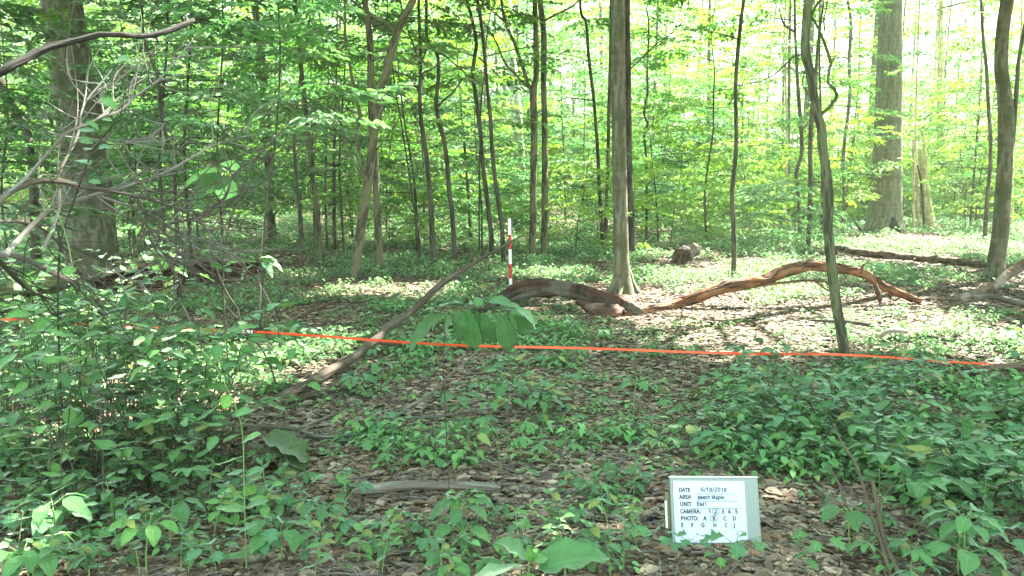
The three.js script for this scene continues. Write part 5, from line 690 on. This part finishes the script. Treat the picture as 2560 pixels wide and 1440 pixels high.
{
  const f = gp(1322, 2.35), root = thing('broadleaf_plant', f, 'plant with very large soft light green leaves at the bottom edge', 'plant'), b = root.position;
  mesh('stem', stemTube([V(0, -0.03, 0), V(0, 0.08, 0), at(1322, 1405, 2.35).sub(b)], 0.004, 0.003), stemMat.green, root);
  tracedLeaves(root, [[1312, 1418, 1095, 1440, 120, -0.05], [1345, 1428, 1505, 1356, 62, 0], [1318, 1402, 1256, 1338, 50, 0.06], [1330, 1432, 1330, 1500, 60, -0.1], [1335, 1405, 1365, 1388, 26, 0], [1310, 1408, 1290, 1395, 20, 0], [1330, 1400, 1322, 1378, 18, 0.02]], 2.35, LG.broad, [LM.light, LM.mid], 8);
}
{
  const f = gp(735, 3.9), root = thing('spotted_plant', f, 'large pale leaf with yellow spots lying over the litter twigs', 'plant'), b = root.position;
  mesh('stem', stemTube([V(0, -0.03, 0), at(700, 1170, 3.85).sub(b), at(665, 1110, 3.8).sub(b)], 0.003, 0.002), stemMat.green, root);
  const sm = leafMat(0.17, 0.33, 0.1, { map: texture(64, 128, (x, y) => (fbm2(x, y, 14, 20, 2, 51) > 0.7 ? [1.6, 1.1, 1] : [0.8, 0.85, 0.8]).map((q) => q * (0.8 + 0.3 * vein(x, y)) * 0.62)), bump: leafBump });
  tracedLeaves(root, [[655, 1095, 775, 1125, 60, 0], [660, 1100, 800, 1165, 62, 0.05], [690, 1130, 640, 1170, 50, 0.03], [700, 1140, 770, 1180, 60, -0.04]], 3.8, LG.broad, [sm], 3);
}
function vine(label, d, list, leaves, seed, lm = LM.light) {
  const r = rng(seed), f = list[list.length - 1], c = at(f[0], f[1], d), base = V(c.x, ground(c.x, c.z), c.z), root = thing('climbing_vine', base, label, 'vine'), P = list.map((p, i) => at(p[0], p[1], d).sub(base).add(V(0, 0, (r() - 0.5) * 0.03)));
  if (P[P.length - 1].y > 0 && f[1] > 1000) P.push(V(P[P.length - 1].x, -0.02, P[P.length - 1].z));
  mesh('stem', stemTube(P, 0.0012, 0.0022), stemMat.green, root); tracedLeaves(root, leaves, d, LG.oval, [lm, LM.mid], seed + 1); return root;
}
vine('long light green shoot rising in pairs of leaves from the low plants', 2.75, [[462, 848], [500, 870], [537, 907], [571, 973], [596, 1048], [606, 1110], [610, 1173], [612, 1298], [616, 1440]], [[575, 985, 555, 1022, 24], [590, 1035, 625, 1025, 20], [604, 1085, 560, 1098, 30], [606, 1105, 648, 1080, 26], [609, 1140, 548, 1168, 24], [610, 1175, 570, 1190, 32], [612, 1190, 655, 1165, 30], [612, 1215, 640, 1240, 26], [612, 1280, 545, 1262, 34], [614, 1270, 668, 1245, 32], [614, 1325, 565, 1320, 40], [616, 1335, 660, 1300, 36], [616, 1395, 560, 1380, 40], [618, 1380, 680, 1360, 42]], 61);
vine('green shoot curling down beside the grey limb of the brush', 2.9, [[90, 527], [110, 524], [134, 526], [151, 551], [163, 600], [176, 652], [190, 700]], [[140, 570, 122, 585, 14], [165, 640, 140, 632, 16], [176, 660, 205, 645, 22], [176, 665, 168, 690, 28]], 62);
vine('pale green shoot hanging from the blunt broken bough', 2.5, [[347, 20], [350, 60], [345, 100], [340, 130], [332, 160]], [[345, 92, 375, 96, 12], [342, 130, 318, 122, 16]], 63);
{
  const f = gp(120, 3.4), root = thing('leafy_twig', f, 'dark upright twig with pale rounded leaves before the broad grey trunk', 'shrub'), b = root.position;
  mesh('stem', stemTube([V(0, -0.03, 0), at(150, 620, 3.1).sub(b), at(185, 500, 3.05).sub(b), at(202, 453, 3.0).sub(b), at(235, 373, 3.0).sub(b), at(275, 323, 3.0).sub(b), at(300, 290, 3).sub(b), at(310, 240, 3).sub(b)], 0.004, 0.0015), M.darkbark, root);
  tracedLeaves(root, [[285, 215, 316, 207, 20], [298, 228, 318, 230, 12], [250, 248, 292, 262, 18], [200, 322, 238, 332, 20], [200, 350, 232, 352, 22], [212, 376, 232, 366, 24], [245, 372, 272, 360, 18], [188, 402, 222, 400, 30], [160, 416, 196, 418, 14], [258, 328, 270, 316, 22], [170, 455, 195, 460, 14], [222, 452, 250, 455, 16], [215, 303, 250, 318, 14], [255, 298, 280, 300, 14], [292, 150, 325, 140, 26], [310, 180, 345, 175, 20]], 3.0, LG.oval, [LM.blue, LM.mid, LM.light], 9);
}
{ // layered sprays of a nearer sapling, and big soft leaves beside the hooked twig
  const f = gp(640, 7.6), root = thing('leafy_sapling', f, 'thin sapling spreading soft bluish leaf layers between the lone and paired trunks', 'tree'), b = root.position, r = rng(44);
  mesh('trunk', stemTube([V(0, -0.05, 0), at(662, 560, 7.5).sub(b), at(690, 330, 7.4).sub(b), at(700, 118, 7.4).sub(b), at(690, -60, 7.4).sub(b)], 0.014, 0.006, 6), M.darkbark, root);
  const mats = [], cols = [];
  for (const [x, y] of [[560, 85], [640, 75], [740, 65], [800, 50], [600, 140], [690, 130], [560, 190], [720, 215], [790, 205], [640, 240], [700, 268], [830, 240], [600, 330], [800, 300], [740, 330], [760, 130], [520, 60], [850, 120], [660, 20], [770, 10], [580, 250]]) for (let k = 0; k < 3; k++) { const p = at(x + (r() - 0.5) * 70, y + (r() - 0.5) * 26, 7 + r() * 1.2).sub(b), a = r() * 6.28, s = 0.36 + 0.25 * r(); mats.push(new THREE.Matrix4().compose(p, orient(V(Math.cos(a), (r() - 0.5) * 0.3, Math.sin(a)), (r() - 0.5) * 0.5), V(s, s, s))); cols.push(leafTone(r, GREENB)); }
  inst('crown', SPRAY.fine[2], LM.spray, mats, cols, root);
  const g = gp(560, 5.2), hk = thing('young_sapling', g, 'sapling of large soft blue-green leaves beyond the hooked dead twig', 'sapling'), hb = hk.position;
  mesh('stem', stemTube([V(0, -0.03, 0), at(560, 640, 5.1).sub(hb), at(600, 480, 5).sub(hb), at(640, 410, 5).sub(hb)], 0.006, 0.003), M.darkbark, hk);
  tracedLeaves(hk, [[560, 440, 480, 470, 40], [570, 430, 500, 420, 36], [580, 445, 545, 500, 40], [600, 430, 560, 400, 26],  [530, 440, 455, 440, 30]], 5, LG.broad, [LM.dark], 10);
  tracedLeaves(hk, [[640, 655, 565, 640, 18], [640, 650, 600, 618, 16], [650, 655, 695, 680, 18, -0.1], [650, 650, 712, 652, 16], [645, 648, 690, 630, 16], [635, 662, 590, 680, 18]], 6.4, LG.long, [LM.blue, LM.mid], 12);
}
renderer.render(scene, camera);
